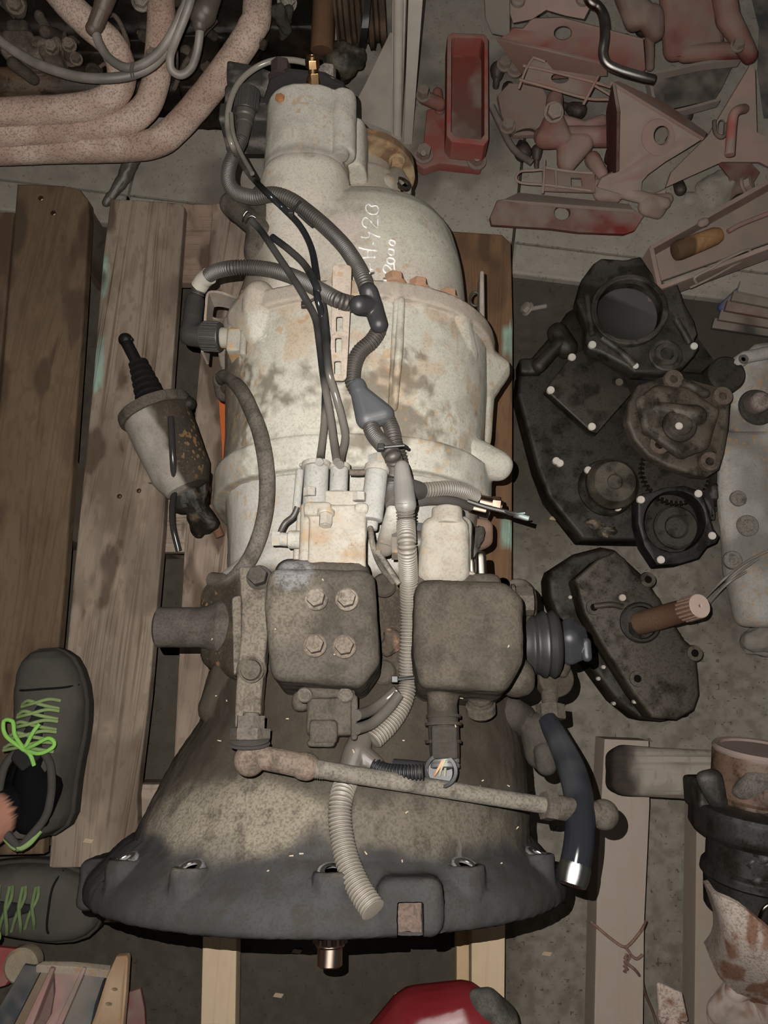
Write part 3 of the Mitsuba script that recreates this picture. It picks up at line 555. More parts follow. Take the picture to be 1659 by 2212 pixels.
gput('black_lead', tube([G(642, 1095, .228), G(634, 1115, .226), G(615, 1130, .222), G(606, 1150, .222)], .0032, 10), 'rubber', (.07, .062, .055), 40, solid=False)
gput('link_pipe', tube([G(755, 1020, .236), G(775, 1021, .236), G(795, 1019, .236)], .0036, 10), 'cast_grime', (.19, .16, .13), 40, solid=False)

# --- pressure switch above the right cover
sol = fuse([hull((*G(935, 1142, .234), .012), (*G(988, 1142, .234), .012), (*G(930, 1235, .230), .014), (*G(985, 1235, .230), .014), (*G(918, 1180, .205), .010), (*G(935, 1142, .19), .012), (*G(988, 1142, .19), .012), (*G(985, 1235, .19), .014)),
            t2m(cy(966, 1135, 966, 1098, .236, 34)), bx(912, 1232, 1030, 1252, .232, .16, .004), hull((*G(1000, 1135, .215), .010), (*G(996, 1240, .21), .010))], .0035, 1)
ps = gput('pressure_switch', rough(sol, .0005, 110), 'cast_paint', lambda v, n: lerp((.27, .245, .205), (.37, .34, .29), cells(v, 26, 45)), 40, label='pale beige pressure switch')
gput('switch_tab', place(prism(Polygon([G(x, y, .23)[:2] for x, y in ((902, 1128), (924, 1130), (912, 1160), (894, 1156))]), -.006, 0, .001), None, (0, 0, .23)), 'rubber', (.035, .036, .038), 30, parent=ps)
gput('switch_nut', cat(cy(912, 1172, 892, 1172, .222, 28), cy(893, 1172, 884, 1172, .222, 23)), 'rubber', (.10, .088, .075), 35, parent=ps)
gput('steel_stub', fuse([bx(1028, 1188, 1054, 1262, .225, .17, .004), bx(1010, 1200, 1030, 1252, .215, .17, .004)], .004, 3), 'bare_metal', lambda v, n: lerp((.33, .30, .26), (.50, .47, .42), cells(v, 60, 46)), 35, label='bright bare steel stub')
gput('rusty_lug', fuse([hull((*G(1020, 1138, .06), .012), (*G(1045, 1140, .06), .012), (*G(1045, 1165, .05), .012), (*G(1000, 1170, .06), .02))], .004, 3), 'cast_paint', (.19, .12, .09), 40)
gput('dirt_lump', rough(fuse([hull((*G(1022, 1160, .085), .011), (*G(1036, 1150, .085), .008), (*G(1015, 1178, .085), .010))], .003, 2), .004, 160), 'cast_grime', (.085, .08, .07), 50)
# elbow connector
el = cat(cy(856, 1098, 832, 1182, .252, 21, .003), m2t(ball(G(832, 1182, .25), .0098, 28)), cy(830, 1178, 868, 1176, .248, 18), hexbolt(G(848, 1176, .250), (1, 0, 0), .0135, .012, False), cy(868, 1174, 893, 1173, .23, 27))
gput('elbow_connector', el, 'cast_paint', lambda v, n: lerp((.15, .135, .115), (.42, .405, .36), sstep(.372, .392, v[:, 1] + .01 * cells(v, 40, 3))), 35)

# --- sensor housing and plugs in front of the covers
sn = fuse([bx(662, 1500, 765, 1590, .226, .16, .006), bx(645, 1484, 768, 1508, .232, .17, .005), bx(668, 1555, 728, 1606, .234, .19, .004), bx(662, 1596, 724, 1614, .232, .19, .004), bx(758, 1500, 772, 1600, .23, .17, .003), bx(630, 1490, 668, 1536, .20, .15, .007)], .0042, 5)
se = gput('sensor_housing', rough(sn, .0008, 110), 'cast_grime', lambda v, n: lerp((.078, .066, .053), (.13, .111, .092), cells(v, 50, 47)), 40)
for x, y in ((658, 1500), (746, 1500)): p = G(x, y, .233); gput('screw', lathe([(0, .0075), (.003, .0075), (.0045, .0055), (.0046, .001)], p, (0, -.5, 1), 22), 'cast_grime', (.155, .135, .112), 35, parent=se, solid=False)
gput('speed_sensor', fuse([hull((*G(955, 1515, .212), .015), (*G(957, 1560, .21), .0155)), hull((*G(958, 1570, .21), .0155), (*G(961, 1630, .21), .0150)), bx(932, 1566, 990, 1640, .226, .19, .003), bx(930, 1500, 992, 1512, .22, .19, .002)], .004, 4), 'cast_grime', (.066, .058, .050), 40)
gput('sensor_seal', lathe([(0, .013), (.001, .0145), (.004, .0145), (.005, .0135), (.006, .0145), (.009, .0145), (.010, .012)], G(961, 1638, .21), (0, -1, .1), 28), 'rubber', (.14, .14, .135), 40)
oc_ = G(952, 1666, .222)
gput('open_plug', cat(lathe([(-.012, .016), (.004, .0165), (.005, .0155), (.004, .0125), (-.009, .012), (-.0095, .001)], oc_, (0, .12, 1), 32), tube([oc_ + [-.012, 0, -.004], oc_ + [-.03, .002, -.006], oc_ + [-.045, .003, -.010]], .0085, 14)), 'rubber', (.030, .030, .032), 35, label='open black cable plug showing bare wires')
for i, c in enumerate(((.58, .35, .22), (.50, .47, .33), (.40, .38, .30))):
    gput('wire', tube([oc_ + [-.006 + .005 * i, -.004, -.006], oc_ + [-.003 + .004 * i, .001 + .003 * i, .002], oc_ + [.002 + .002 * i, .010, .003]], .0013, 8), 'plain', c, 40, parent=GB + '__open_plug', solid=False)

# --- slotted strap, side brackets, grey bracket on the left
slots = [[(x - 7 + o, y0), (x + 7 + o, y0), (x + 7 + o, y1), (x - 7 + o, y1)] for x, y0, y1, o in ((736, 632, 662, 0), (733, 682, 716, 0), (731, 728, 762, 0), (729, 778, 808, 0))]
def rslot(q, w): a = Polygon([G(x, y, w)[:2] for x, y in q]); return list(a.buffer(-.0022).buffer(.0021).exterior.coords)
op = Polygon([G(x, y, .222)[:2] for x, y in ((718, 570), (760, 572), (757, 660), (752, 760), (748, 822), (710, 820), (714, 740), (717, 640))]).buffer(-.006).buffer(.006)
gput('slotted_strap', place(prism(Polygon(op.exterior.coords, [rslot(q, .222) for q in slots]), -.004, 0, .0012, 2, True), None, (0, 0, .222)), 'cast_paint', (.43, .36, .295), 30, label='slotted flat steel strap')
p = G(741, 563, .205); gput('strap_foot', rbox([p[0] - .012, .684, .185], [p[0] + .011, .704, .221], .003), 'cast_paint', (.36, .30, .245), 35)
f0, f1 = G(1041, 590, .03), G(1041, 695, .02)
gput('strap_bracket', fuse([hull((*f0, .0032), (f0[0], f0[1], f0[2] - .03, .0032), (*f1, .0042), (f1[0], f1[1], f1[2] - .03, .0042)), hull((*f1, .004), (f1[0], f1[1], -.02, .004), (*G(1022, 690, .03), .004), (*G(1022, 690, .0), .004))], .003, 2), 'cast_paint', (.30, .255, .215), 35)
gput('clip_ring', sweep(resample(spline([G(1026 + 11 * math.cos(a), 646 + 15 * math.sin(a), .01) for a in np.linspace(.6, 5.6, 9)]), .003)[0], .002, 8), 'rubber', (.06, .055, .05), 40, solid=False)
lb = [(548, 655, .10), (500, 640, .07), (478, 632, .07), (455, 630, .07), (447, 640, .07), (442, 700, .06), (437, 760, .05)]
gput('mount_bracket', bend_sheet(resample(spline([G(x, y, w) for x, y, w in lb]), .004)[0], [0, 0, -.035], .0035), 'cast_paint', (.30, .255, .215), 35)
gput('mount_bracket', bend_sheet(resample(spline([G(455, 685, .03), G(475, 690, .035), G(500, 680, .06)]), .004)[0], [0, 0, -.02], .003), 'cast_paint', (.27, .23, .19), 35)

# --- left connector (ribbed collar, elbow) and its square socket
def ribbed(o, d, r, L, n=22, dep=.0013):
    m = [rod(o, np.asarray(o) + unit(d) * L, r, 40, .002)]; R = frame(d)
    for k in range(n):
        a = k / n * 2 * np.pi; q = np.asarray(o) + R @ np.array([math.cos(a) * r, math.sin(a) * r, 0]); m.append(rod(q + unit(d) * .003, q + unit(d) * (L - .002), dep, 8, .0005))
    return cat(*m)
c0, c1 = G(436, 726, .112), G(478, 728, .115)
gput('ribbed_connector', ribbed(c0, c1 - c0, .0185, np.linalg.norm(c1 - c0)), 'rubber', (.062, .058, .054), 35, label='ribbed black screw connector')
gput('connector_elbow', fuse([hull((*G(440, 726, .112), .0155), (*G(412, 724, .110), .0148)), hull((*G(412, 718, .110), .0148), (*G(416, 690, .110), .0120)), hull((*G(416, 690, .110), .0128), (*G(421, 652, .105), .0128))], .0035, 3), 'rubber', (.050, .047, .044), 40)
gput('square_socket', fuse([bx(490, 706, 526, 756, .150, .06, .004), t2m(cy(476, 730, 495, 730, .115, 22)), bx(520, 702, 530, 764, .155, .06, .003)], .003, 3), 'cast_paint', lambda v, n: lerp((.30, .28, .235), (.36, .22, .10), sstep(.48, .62, cells(v, 55, 52))), 40)

# --- tail connector block, black bracket, ribbed connector
bb = fuse([rbox(G(487, 205, .09) * [1, 0, 0] + [0, 1.03, .05], G(600, 205, .09) * [1, 0, 0] + [.0, 1.062, .120], .004), t2m(gplate([(490, 128), (560, 142), (615, 165), (610, 200), (488, 172)], .125, .02, .003)), bx(486, 180, 520, 232, .118, .06, .004), bx(540, 175, 606, 245, .10, .05, .004)], .005, 3)
gput('cable_bracket', rough(bb, .0008, 100), 'cast_grime', lambda v, n: lerp((.055, .052, .05), (.23, .205, .18), sstep(.42, .62, cells(v, 40, 53))), 35, label='black cable bracket at the tail')
t0, t1 = G(536, 192, .135), G(531, 240, .125)
gput('ribbed_connector', ribbed(t0, t1 - t0, .0165, np.linalg.norm(t1 - t0)), 'rubber', (.060, .056, .052), 35, label='ribbed black screw connector')
gput('connector_boot', sweep(resample(np.array([G(531, 236, .125), G(529, 255, .122), G(527, 275, .12), G(522, 300, .118)]), .001)[0], np.interp(np.linspace(0, 1, len(resample(np.array([G(531, 236, .125), G(529, 255, .122), G(527, 275, .12), G(522, 300, .118)]), .001)[0])), [0, .25, .26, .5, .51, 1], [.0145, .0138, .0125, .0120, .0108, .0098]), 24), 'rubber', (.10, .088, .076), 40)

# --- hoses lie on what is built so far
import warnings
_sc = mi.load_dict({'type': 'scene', 'm': mikit.ply(cat(*SOLIDS))})
def hit(px, py):
    d = ray(px, py) @ GM
    si = _sc.ray_intersect(mi.Ray3f(mi.Point3f(*[float(x) for x in CL]), mi.Vector3f(*[float(x) for x in d])))
    return float(np.array(si.p).ravel()[2]) if bool(np.array(si.is_valid()).ravel()[0]) else -1
def drape(pts, r, lift=.001, relax=3):     # (px, py) rests on the gearbox; (px, py, w) hangs at height w
    w = np.array([p[2] if len(p) > 2 else max(hit(p[0], p[1]), hit(p[0] - 6, p[1]), hit(p[0] + 6, p[1])) + r + lift for p in pts])
    fixed = np.array([len(p) > 2 for p in pts])
    for _ in range(relax):
        s = np.r_[w[0], (w[:-2] + 2 * w[1:-1] + w[2:]) / 4, w[-1]]; w = np.where(fixed, w, np.maximum(s, w))
    return [G(p[0], p[1], z) for p, z in zip(pts, w)]
HOSE = lambda v, n: lerp((.075, .068, .060), (.135, .120, .102), cells(v, 26, 60))
HOSED = lambda v, n: lerp((.055, .050, .045), (.12, .105, .088), cells(v, 22, 61))
PALEH = lambda v, n: lerp((.20, .175, .145), (.31, .275, .23), cells(v, 26, 62))
LINE = lambda v, n: lerp((.020, .021, .023), (.19, .172, .15), np.clip(.4 * sstep(.45, .75, cells(v, 16, 63)) + sstep(.575, .545, v[:, 1] + .03 * (cells(v, 30, 67) - .5)) * sstep(.3, .4, v[:, 1]), 0, 1))
def hose(pts, r, col=HOSED, corr=True, name='corrugated_hose', lab=None, mat=None, **k):
    q = drape(pts, r, **k)
    m = corrugated(q, r) if corr else tube(q, r, 14)
    c0 = col; col = lambda v, n: .80 * c0(v, n)
    SOLIDS.append(m); return put(name, m, mat or ('rubber' if corr else 'hose_black'), col, True if corr else 50, GB, True, label=lab)
def resolid():
    global _sc
    _sc = mi.load_dict({'type': 'scene', 'm': mikit.ply(cat(*SOLIDS))})
hose([(522, 300, .118), (508, 330, .115), (495, 362, .115), (494, 392, .12), (510, 415, .13), (548, 426, .155), (590, 420), (628, 432), (665, 458), (705, 492), (742, 530), (768, 568), (786, 605), (797, 640)], .0102, lab='grey corrugated hose from the tail over the housing')
hose([(421, 655, .105), (426, 636, .108), (438, 608, .118), (462, 588, .138), (500, 579, .162), (545, 578), (590, 584), (640, 600), (690, 626), (735, 650), (780, 660)], .0098, lab='dark corrugated hose arching to the left connector')
resolid()
p0, p1 = drape([(430, 620, .112), (452, 596, .128)], .01)
gput('tape_band', sweep(resample(np.array([p0, (p0 + p1) / 2 + [-.001, .002, 0], p1]), .003)[0], .0113, 18), 'plain', (.55, .50, .42), 50, label='white tape band')
tj = drape([(796, 630), (806, 662), (818, 700), (775, 659)], .012)
gput('tee_piece', fuse([hull((*tj[0], .0108), (*tj[1], .0112)), hull((*tj[1], .0112), (*tj[2], .0105)), hull((*tj[1], .0115), (*tj[3], .0112))], .003, 3), 'rubber', (.052, .052, .054), 40)
hose([(816, 695), (818, 712), (803, 737), (780, 757), (768, 778), (762, 806), (764, 830), (778, 852)], .0096)
yb = drape([(776, 848), (795, 885), (792, 905), (828, 895)], .012)
gput('wye_boot', fuse([hull((*yb[0], .010), (*yb[2], .0125), (*yb[3], .0125)), hull((*yb[0], .0105), (*yb[0] + [-.002, .008, 0], .0102))], .003, 2), 'rubber', (.115, .118, .125), 40, label='grey rubber cable divider')
hose([(797, 903), (806, 935), (828, 962), (848, 985), (852, 1020), (847, 1060), (853, 1095, .252)], .0096, lab='corrugated hose entering the elbow connector')
hose([(832, 895), (845, 925), (852, 955), (862, 985), (868, 1015)], .0092)
resolid()
tz = drape([(868, 1010), (872, 1050), (876, 1090), (905, 1060)], .0105, lift=.002)
gput('tee_piece', fuse([hull((*tz[0], .0080), (*tz[1], .0105)), hull((*tz[1], .0105), (*tz[2], .0112)), hull((*tz[1], .0100), (*tz[3], .0105))], .003, 3), 'rubber', (.29, .275, .25), 40)
hose([(875, 1085), (877, 1130), (879, 1180), (883, 1250), (884, 1320), (882, 1390), (881, 1450), (880, 1485), (868, 1525), (842, 1565), (806, 1600)], .0098, PALEH, lift=.003, lab='long pale corrugated hose running down between the two covers')
hose([(900, 1060), (930, 1058), (965, 1055), (1000, 1060), (1025, 1072)], .0092, PALEH)
hose([(888, 1086), (930, 1081), (975, 1083), (1015, 1094)], .0058, HOSE, False, 'rubber_pipe')
gput('brass_union', cat(cy(1034, 1084, 1066, 1090, .10, 16), hexbolt(G(1064, 1090, .10), (1, -.1, 0), .009, .010, False), cy(1072, 1092, 1086, 1095, .10, 13), cy(1014, 1096, 1052, 1104, .115, 12)), 'bare_metal', (.27, .19, .145), 30)
gput('frayed_wire', cat(tube([G(1010, 1082, .14), G(1050, 1095, .14), G(1095, 1106, .14), G(1142, 1120, .14)], .0028, 8), tube([G(1090, 1104, .142), G(1115, 1110, .145), G(1134, 1108, .146)], .0012, 6), tube([G(1090, 1104, .142), G(1112, 1112, .143), G(1130, 1114, .14)], .0012, 6)), 'rubber', lambda v, n: lerp((.05, .045, .04), (.38, .48, .46), sstep(.215, .228, v[:, 0])), 40, solid=False)
resolid()
# lower branch over the bell housing
tl = drape([(782, 1592), (770, 1625), (752, 1678), (810, 1655)], .013, lift=-.009)
gput('tee_piece', fuse([hull((*tl[0], .0115), (*tl[1], .0135)), hull((*tl[1], .0135), (*tl[2], .0118)), hull((*tl[1], .012), (*tl[3], .0105))], .003, 3), 'rubber', (.115, .099, .084), 40)
hose([(752, 1678, .214), (738, 1720), (734, 1765), (740, 1815), (752, 1865), (775, 1918), (806, 1966)], .0112, PALEH, lift=-.001, lab='pale corrugated hose end lying on the bell housing')
hose([(808, 1655), (835, 1666), (875, 1669), (915, 1668)], .0078, LINE)
for q in ([(770, 1545), (800, 1535), (830, 1515), (858, 1490)], [(770, 1575), (805, 1562), (840, 1530), (862, 1500)]): hose(q, .0055, HOSE, False, 'cable')
for q in ([(800, 1140), (806, 1180), (822, 1222), (848, 1258)], [(816, 1192), (838, 1225), (862, 1262)]): hose(q, .0030, PALEH, False, 'thin_pipe', mat='cast_grime', lift=-.002)
# grey pipe on the left side
gl = hose([(484, 828, .02), (480, 815, .05), (495, 815, .085), (522, 845), (542, 885), (560, 930), (572, 985), (577, 1040), (574, 1100), (560, 1160), (535, 1215, .15), (505, 1247, .125), (478, 1254, .11), (458, 1252, .10)], .0092, lambda v, n: lerp((.115, .098, .08), (.22, .195, .165), sstep(.35, .7, cells(v, 14, 64))), False, 'rubber_pipe', 'thick grey rubber pipe curving down the left side', 'cast_grime')
gput('pipe_union', fuse([hull((*G(483, 850, .0), .012), (*G(478, 822, .03), .012)), hull((*G(492, 838, .03), .010), (*G(520, 835, .06), .012))], .0035, 3), 'cast_grime', (.16, .14, .115), 40)
# black air lines
A1 = [(668, 137, .172), (632, 130, .17), (590, 131, .165), (550, 148, .16), (515, 180, .16), (496, 225, .16), (492, 275, .155), (505, 322, .15), (535, 372), (570, 410), (610, 448), (648, 488), (672, 535), (682, 590), (685, 640), (697, 690), (703, 760), (703, 840), (700, 920), (692, 985), (690, 998)]
hose(A1, .0042, lambda v, n: lerp((.022, .022, .024), (.25, .225, .185), np.maximum(sstep(.90, .96, v[:, 1] + .05 * (cells(v, 30, 65) - .5)), sstep(.545, .52, v[:, 1] + .03 * (cells(v, 30, 67) - .5)) * .7)), False, 'air_line', 'long black and grey air line curving up to the brass fitting')
hose([(499, 245, .163), (504, 290, .158), (520, 330, .152), (545, 375, .165)], .0032, lambda v, n: mottle((.19, .17, .145), v), False, 'air_line')
gput('check_valve', fuse([hull((*G(504, 445, .10), .0165), (*G(560, 492, .135), .0165), (*G(575, 505, .14), .014)), hull((*G(502, 442, .10), .018), (*G(508, 450, .10), .017)), hull((*G(590, 455, .13), .018), (*G(570, 425, .115), .018), (*G(565, 545, .125), .024), (*G(598, 550, .13), .014))], .004, 4), 'cast_grime', lambda v, n: lerp((.10, .086, .068), (.165, .142, .115), cells(v, 30, 66)), 40)
gput('steel_clip', cat(*[sweep(resample(spline([G(x, y, w) for x, y, w in q]), .002)[0], .0012, 8) for q in ([(524, 478, .15), (526, 466, .158), (534, 456, .16), (542, 460, .16)], [(530, 482, .15), (536, 470, .158), (544, 466, .16), (552, 470, .158)])]), 'bare_metal', (.7, .69, .66), 50, solid=False)
hose([(545, 478, .163), (565, 500, .165), (600, 552), (640, 612), (665, 655), (682, 690), (690, 740), (700, 820), (712, 890), (722, 960), (728, 998)], .0045, LINE, False, 'air_line')
hose([(588, 512), (625, 540), (658, 572), (682, 615), (697, 660), (704, 720), (710, 800), (724, 850), (738, 900), (746, 945), (737, 985), (734, 1004)], .0045, LINE, False, 'air_line')
resolid()
# cable ties
def tie(px, py, ang, L, w=.0045, head=True, lift=.004):
    h = hit(px, py); o = G(px, py, h + lift); d = np.array([math.cos(ang), math.sin(ang), 0])
    t = sweep(np.array([o - d * L - [0, 0, .008], o - d * L * .7, o, o + d * L * .7, o + d * L - [0, 0, .008]]), .0018, 8)
    return cat(t, m2t(rbox(o - d * L - .0035, o - d * L + .0035, .001))) if head else t
for a in ((852, 964, .1, .014), (672, 650, .6, .010), (640, 445, 1.0, .012), (880, 1465, .1, .013)):
    gput('cable_tie', tie(*a), 'rubber', (.035, .034, .034), 40, solid=False)
gput('tie_tail', tube(drape([(645, 462), (660, 476), (676, 490)], .0025), .0022, 8), 'rubber', (.04, .039, .038), 40, solid=False)

# --- chalk writing FH-420 / .2000 on the rear housing
CH = [[(803, 447), (796, 441), (790, 447), (793, 457), (802, 463), (813, 462), (818, 453), (813, 445), (803, 446)],                           # 0
      [(792, 492), (785, 488), (783, 479), (788, 470), (796, 473), (805, 483), (815, 492), (816, 480), (817, 467)],                # 2
      [(780, 512), (790, 514), (797, 512), (800, 508), (795, 502), (803, 505), (815, 511), (822, 512)],                                        # 4
      [(807, 524), (805, 529)],                                                                                                                # -
      [(775, 535), (790, 539), (815, 542)], [(783, 557), (800, 556), (811, 556)], [(795, 539), (794, 556)],                                    # H
      [(800, 590), (800, 578), (799, 570)], [(800, 582), (806, 582)], [(798, 590), (808, 589)]]                                               # F
CH2 = [[(848, 520), (843, 519), (841, 525), (846, 530), (853, 529), (853, 522), (848, 520)], [(846, 539), (840, 538), (838, 545), (843, 551), (851, 549), (851, 541), (846, 539)],
       [(846, 558), (840, 557), (836, 562), (839, 569), (848, 570), (853, 565), (850, 559), (846, 558)], [(834, 590), (829, 586), (828, 578), (832, 572), (839, 575), (846, 583), (853, 590), (852, 581), (851, 569)], [(830, 601), (829, 605), (834, 606)]]
for grp, nm in ((CH, 'chalk_lettering'), (CH2, 'chalk_numerals')):
    ms = []
    for st in grp:
        q = [G(x, y, hit(x, y) + .0002) for x, y in st]
        if all(z[2] > -.5 for z in q): ms.append(sweep(resample(spline(q, .0015), .0015)[0], .0010 if grp is CH else .0012, 6))
    gput(nm, cat(*ms), 'plain', lambda v, n: lerp((.70, .69, .66), (1.2, 1.2, 1.18), sstep(.3, .6, cells(v, 180, 70))), 50, solid=False, label='handwritten white chalk marking ' + ('FH-420' if grp is CH else '2000'))
m3 = [G(x, y, hit(x, y) + .0003) for x, y in ((567, 716), (571, 718), (575, 723), (572, 728), (566, 729), (563, 734), (566, 738), (571, 737))]
gput('chalk_mark', sweep(resample(spline(m3, .0015), .0015)[0], .0010, 6), 'plain', (.62, .60, .52), 50, solid=False)
# bits of straw and chips stuck in the grime
for i in range(26):
    px, py = rng.uniform(450, 1120), rng.uniform(1250, 1930); h = hit(px, py)
    if h < .08: continue
    o = G(px, py, h + .0012); a = rng.uniform(0, 6.28); L = rng.uniform(.0008, .0022)
    scene_key = gput('chip', sweep(np.array([o - L * np.array([math.cos(a), math.sin(a), 0]), o + L * np.array([math.cos(a), math.sin(a), .0])]), [.0008, .0005], 5), 'plain', (.50, .42, .30), False, solid=False)

# ================================================================ flat pieces given by a tilted plane through three places, outlined where the photograph shows them
def P3(ref, outline, th, holes=(), bev=.002, rnd=0.0, both=False, seg=2):
    a, b, c = (W(*r) for r in ref); n = unit(np.cross(b - a, c - a)); n = n if n[2] > 0 else -n
    x = unit(b - a); y = np.cross(n, x); R = np.stack([x, y, n], 1)
    def on(px, py): d = ray(px, py); return (CAM + d * ((a - CAM) @ n) / (d @ n) - a) @ R
    def poly(q): return Polygon([on(*p)[:2] for p in q]).buffer(0)
    s = poly(outline)
    if rnd: s = s.buffer(-rnd).buffer(2 * rnd).buffer(-rnd)
    for h in holes: s = s.difference(poly(h))
    if s.geom_type != 'Polygon': s = max(s.geoms, key=lambda g: g.area)
    s = s.simplify(.0003)
    return place(prism(s, -th, 0, bev, seg, both), R, a)
def flat(z): return ((0, 0, z), (1600, 100, z), (100, 2100, z))
def circ(x, y, r, ry=None, n=24, a0=0.0): return [(x + r * math.cos(a), y + (ry or r) * math.sin(a)) for a in np.linspace(0, 2 * math.pi, n, endpoint=False) + a0]
def Wt(pts): return [W(*p) for p in pts]
def wtube(pts, r, n=14, step=.004): return tube(Wt(pts), r, n, step)
def wrod(p0, p1, r, **k): return rod(W(*p0), W(*p1), r, **k)
def wput(name, mesh, mat, col, smooth=35, parent=None, **k): return put(name, mesh, mat, col, smooth, parent, False, **k)
def board(outline, z, th, bev=.003, **k):
    return P3(flat(z), outline, th, bev=bev, **k)
def woodcol(c, worn=.18, spots=0.0, seed=0, paint=None):
    def f(v, n):
        b = mottle(c, v * [1, .35, 1], worn, 16, seed)
        if spots: k = sstep(.56, .68, cells(v * [1, .5, 1], 15, seed + 3))[:, None] * spots; b = b * (1 - k) + np.array([.055, .038, .026]) * k
        if paint is not None: b = paint(v, b)
        return b
    return f
def split(t, k=.02):                       # finer triangles, so that colours by vertex have room
    v, f = trimesh.remesh.subdivide_to_size(np.asarray(t.vertices), np.asarray(t.faces), k); m = TM(v, f); m.merge_vertices(); return m
def mint(x0, y0, x1, y1, z, wd, seed):     # flakes of old mint paint along an edge
    a, b = W(x0, y0, z)[:2], W(x1, y1, z)[:2]; d = (b - a) / np.linalg.norm(b - a)
    def f(v, c):
        q = v[:, :2] - a; s = q @ d; e = np.abs(q @ np.array([-d[1], d[0]])); g = cells(v, 60, seed)
        k = (sstep(wd, wd * .4, e + .012 * (g - .5)) * (s > 0) * (s < np.linalg.norm(b - a)) * sstep(.42, .52, cells(v, 28, seed + 1) + .1 * (g - .5)))[:, None] * .8
        return c * (1 - k) + np.array([.26, .40, .33]) * k
    return f
# --- the pallet under the gearbox
PT = .140
PA = 'pallet'
tag(PA, 'worn wooden pallet carrying the gearbox, with stained old boards and new pine skids', 'pallet')
mp1, mp2 = mint(226, 520, 222, 640, PT, .012, 5), mint(216, 720, 208, 860, PT, .012, 6)
wput('deck_board', split(board([(238, 428), (390, 438), (398, 446), (372, 800), (352, 1150), (322, 1500), (296, 1720), (300, 1872), (105, 1876), (135, 1500), (165, 1180), (200, 830), (222, 560)], PT, .022)), 'wood', woodcol((.245, .195, .150), .2, .35, 1, lambda v, c: mp2(v, mp1(v, c))), 30, PA)
wput('deck_board', split(board([(459, 438), (640, 445), (640, 1000), (620, 1700), (372, 1700), (398, 1180), (432, 760)], PT, .022)), 'wood', woodcol((.27, .21, .165), .2, .2, 2), 30, PA)
mr1, mr2, mr3 = mint(1100, 535, 1104, 590, PT, .012, 7), mint(1096, 700, 1100, 800, PT, .014, 8), mint(1096, 1125, 1098, 1180, PT, .016, 9)
wput('deck_board', split(board([(970, 498), (1085, 506), (1104, 525), (1108, 700), (1106, 1250), (1100, 1800), (940, 1800), (950, 1000)], PT, .022)), 'wood', woodcol((.155, .090, .050), .25, .5, 3, lambda v, c: mr3(v, mr2(v, mr1(v, c)))), 30, PA)
def crossb(x0, x1, y0, y1, z, th, dx=0): return board([(x0, y0), (x1, y0 + dx), (x1, y1 + dx), (x0, y1)], z, th)
wput('cross_board', split(crossb(270, 700, 440, 610, PT - .023, .020)), 'wood_across', woodcol((.25, .18, .135), .2, .3, 4), 30, PA)
wput('cross_board', crossb(250, 1080, 1075, 1193, PT - .023, .020), 'wood_across', woodcol((.29, .235, .185), .2, 0, 5), 30, PA)
wput('cross_board', crossb(200, 1085, 1694, 1880, PT - .023, .020), 'wood_across', woodcol((.30, .24, .19), .2, 0, 6), 30, PA)
wput('pine_board', crossb(150, 1085, 1884, 1994, PT - .040, .020), 'wood_across', woodcol((.50, .385, .26), .12, 0, 7), 30, PA, label='new pale pine board')
for pts, z in (([(438, 1990), (512, 1990), (500, 2760), (420, 2760)], PT - .061), ([(1018, 1990), (1092, 1990), (1086, 2760), (1018, 2760)], PT - .061)):
    wput('pine_skid', board(pts, z, .035), 'wood_new', woodcol((.54, .42, .285), .1, 0, 8), 30, PA, label='new pale pine skid')
wput('pine_skid', board([(986, 1990), (1016, 1990), (1015, 2760), (984, 2760)], .035, .034), 'wood_new', woodcol((.50, .37, .22), .1, 0, 8), 30, PA)
for y0, y1 in ((450, 600), (1080, 1190), (1700, 1870)):
    for x0, x1 in ((275, 360), (640, 760), (985, 1075)):
        if x0 > 900 and y0 < 500: y0 = 535
        wput('pallet_block', board([(x0, y0), (x1, y0), (x1, y1), (x0, y1)], PT - .044, PT - .046), 'wood', (.20, .155, .12), 30, PA)
wput('cradle_block', board([(700, 1830), (860, 1830), (860, 1930), (700, 1930)], PT + .004, .024, .003), 'wood', (.2, .15, .11), 30, PA)
wput('orange_strip', P3(((480, 850, .155), (500, 850, .155), (490, 1090, .155)), [(470, 846), (494, 850), (508, 1050), (484, 1095), (478, 960)], .014), 'plain', (.42, .105, .035), 30, PA, label='narrow orange painted strip')
for x, y in ((258, 1072), (300, 1060)): wput('nail', lathe([(0, .004), (.001, .003), (.0012, .0005)], W(x, y, PT), (0, 0, 1), 14), 'bare_metal', (.2, .12, .08), 30, PA)

# --- the dark pallet on the left
PB = 'pallet_001'
tag(PB, 'dark brown oil-stained pallet at the left with a chipped rounded board end', 'pallet')
wput('deck_board', split(board([(36, 396), (140, 400), (172, 408), (190, 432), (192, 470), (178, 700), (160, 960), (140, 1240), (112, 1560), (92, 1846), (-60, 1850), (-40, 1300), (8, 760)], PT, .022, .004)), 'wood', woodcol((.135, .094, .060), .25, .75, 11), 30, PB)
wput('deck_board', split(board([(-220, 456), (30, 458), (2, 760), (-46, 1300), (-66, 1850), (-320, 1850)], PT, .022)), 'wood', woodcol((.135, .090, .062), .25, .7, 12), 30, PB)
for y0, y1 in ((430, 560), (995, 1165), (1700, 1840)):
    wput('pallet_block', board([(40, y0), (162 if y0 > 900 else 184, y0), (150 if y0 > 900 else 176, y1), (30, y1)] if y0 < 1600 else [(-40, y0), (84, y0), (82, y1), (-40, y1)], PT - .023, PT - .024), 'wood', (.155, .125, .098), 30, PB)
for x, y in ((88, 428), (115, 460)): wput('nail', lathe([(0, .005), (.001, .004), (.0012, .0005)], W(x, y, PT), (0, 0, 1), 14), 'bare_metal', (.22, .14, .09), 30, PB)
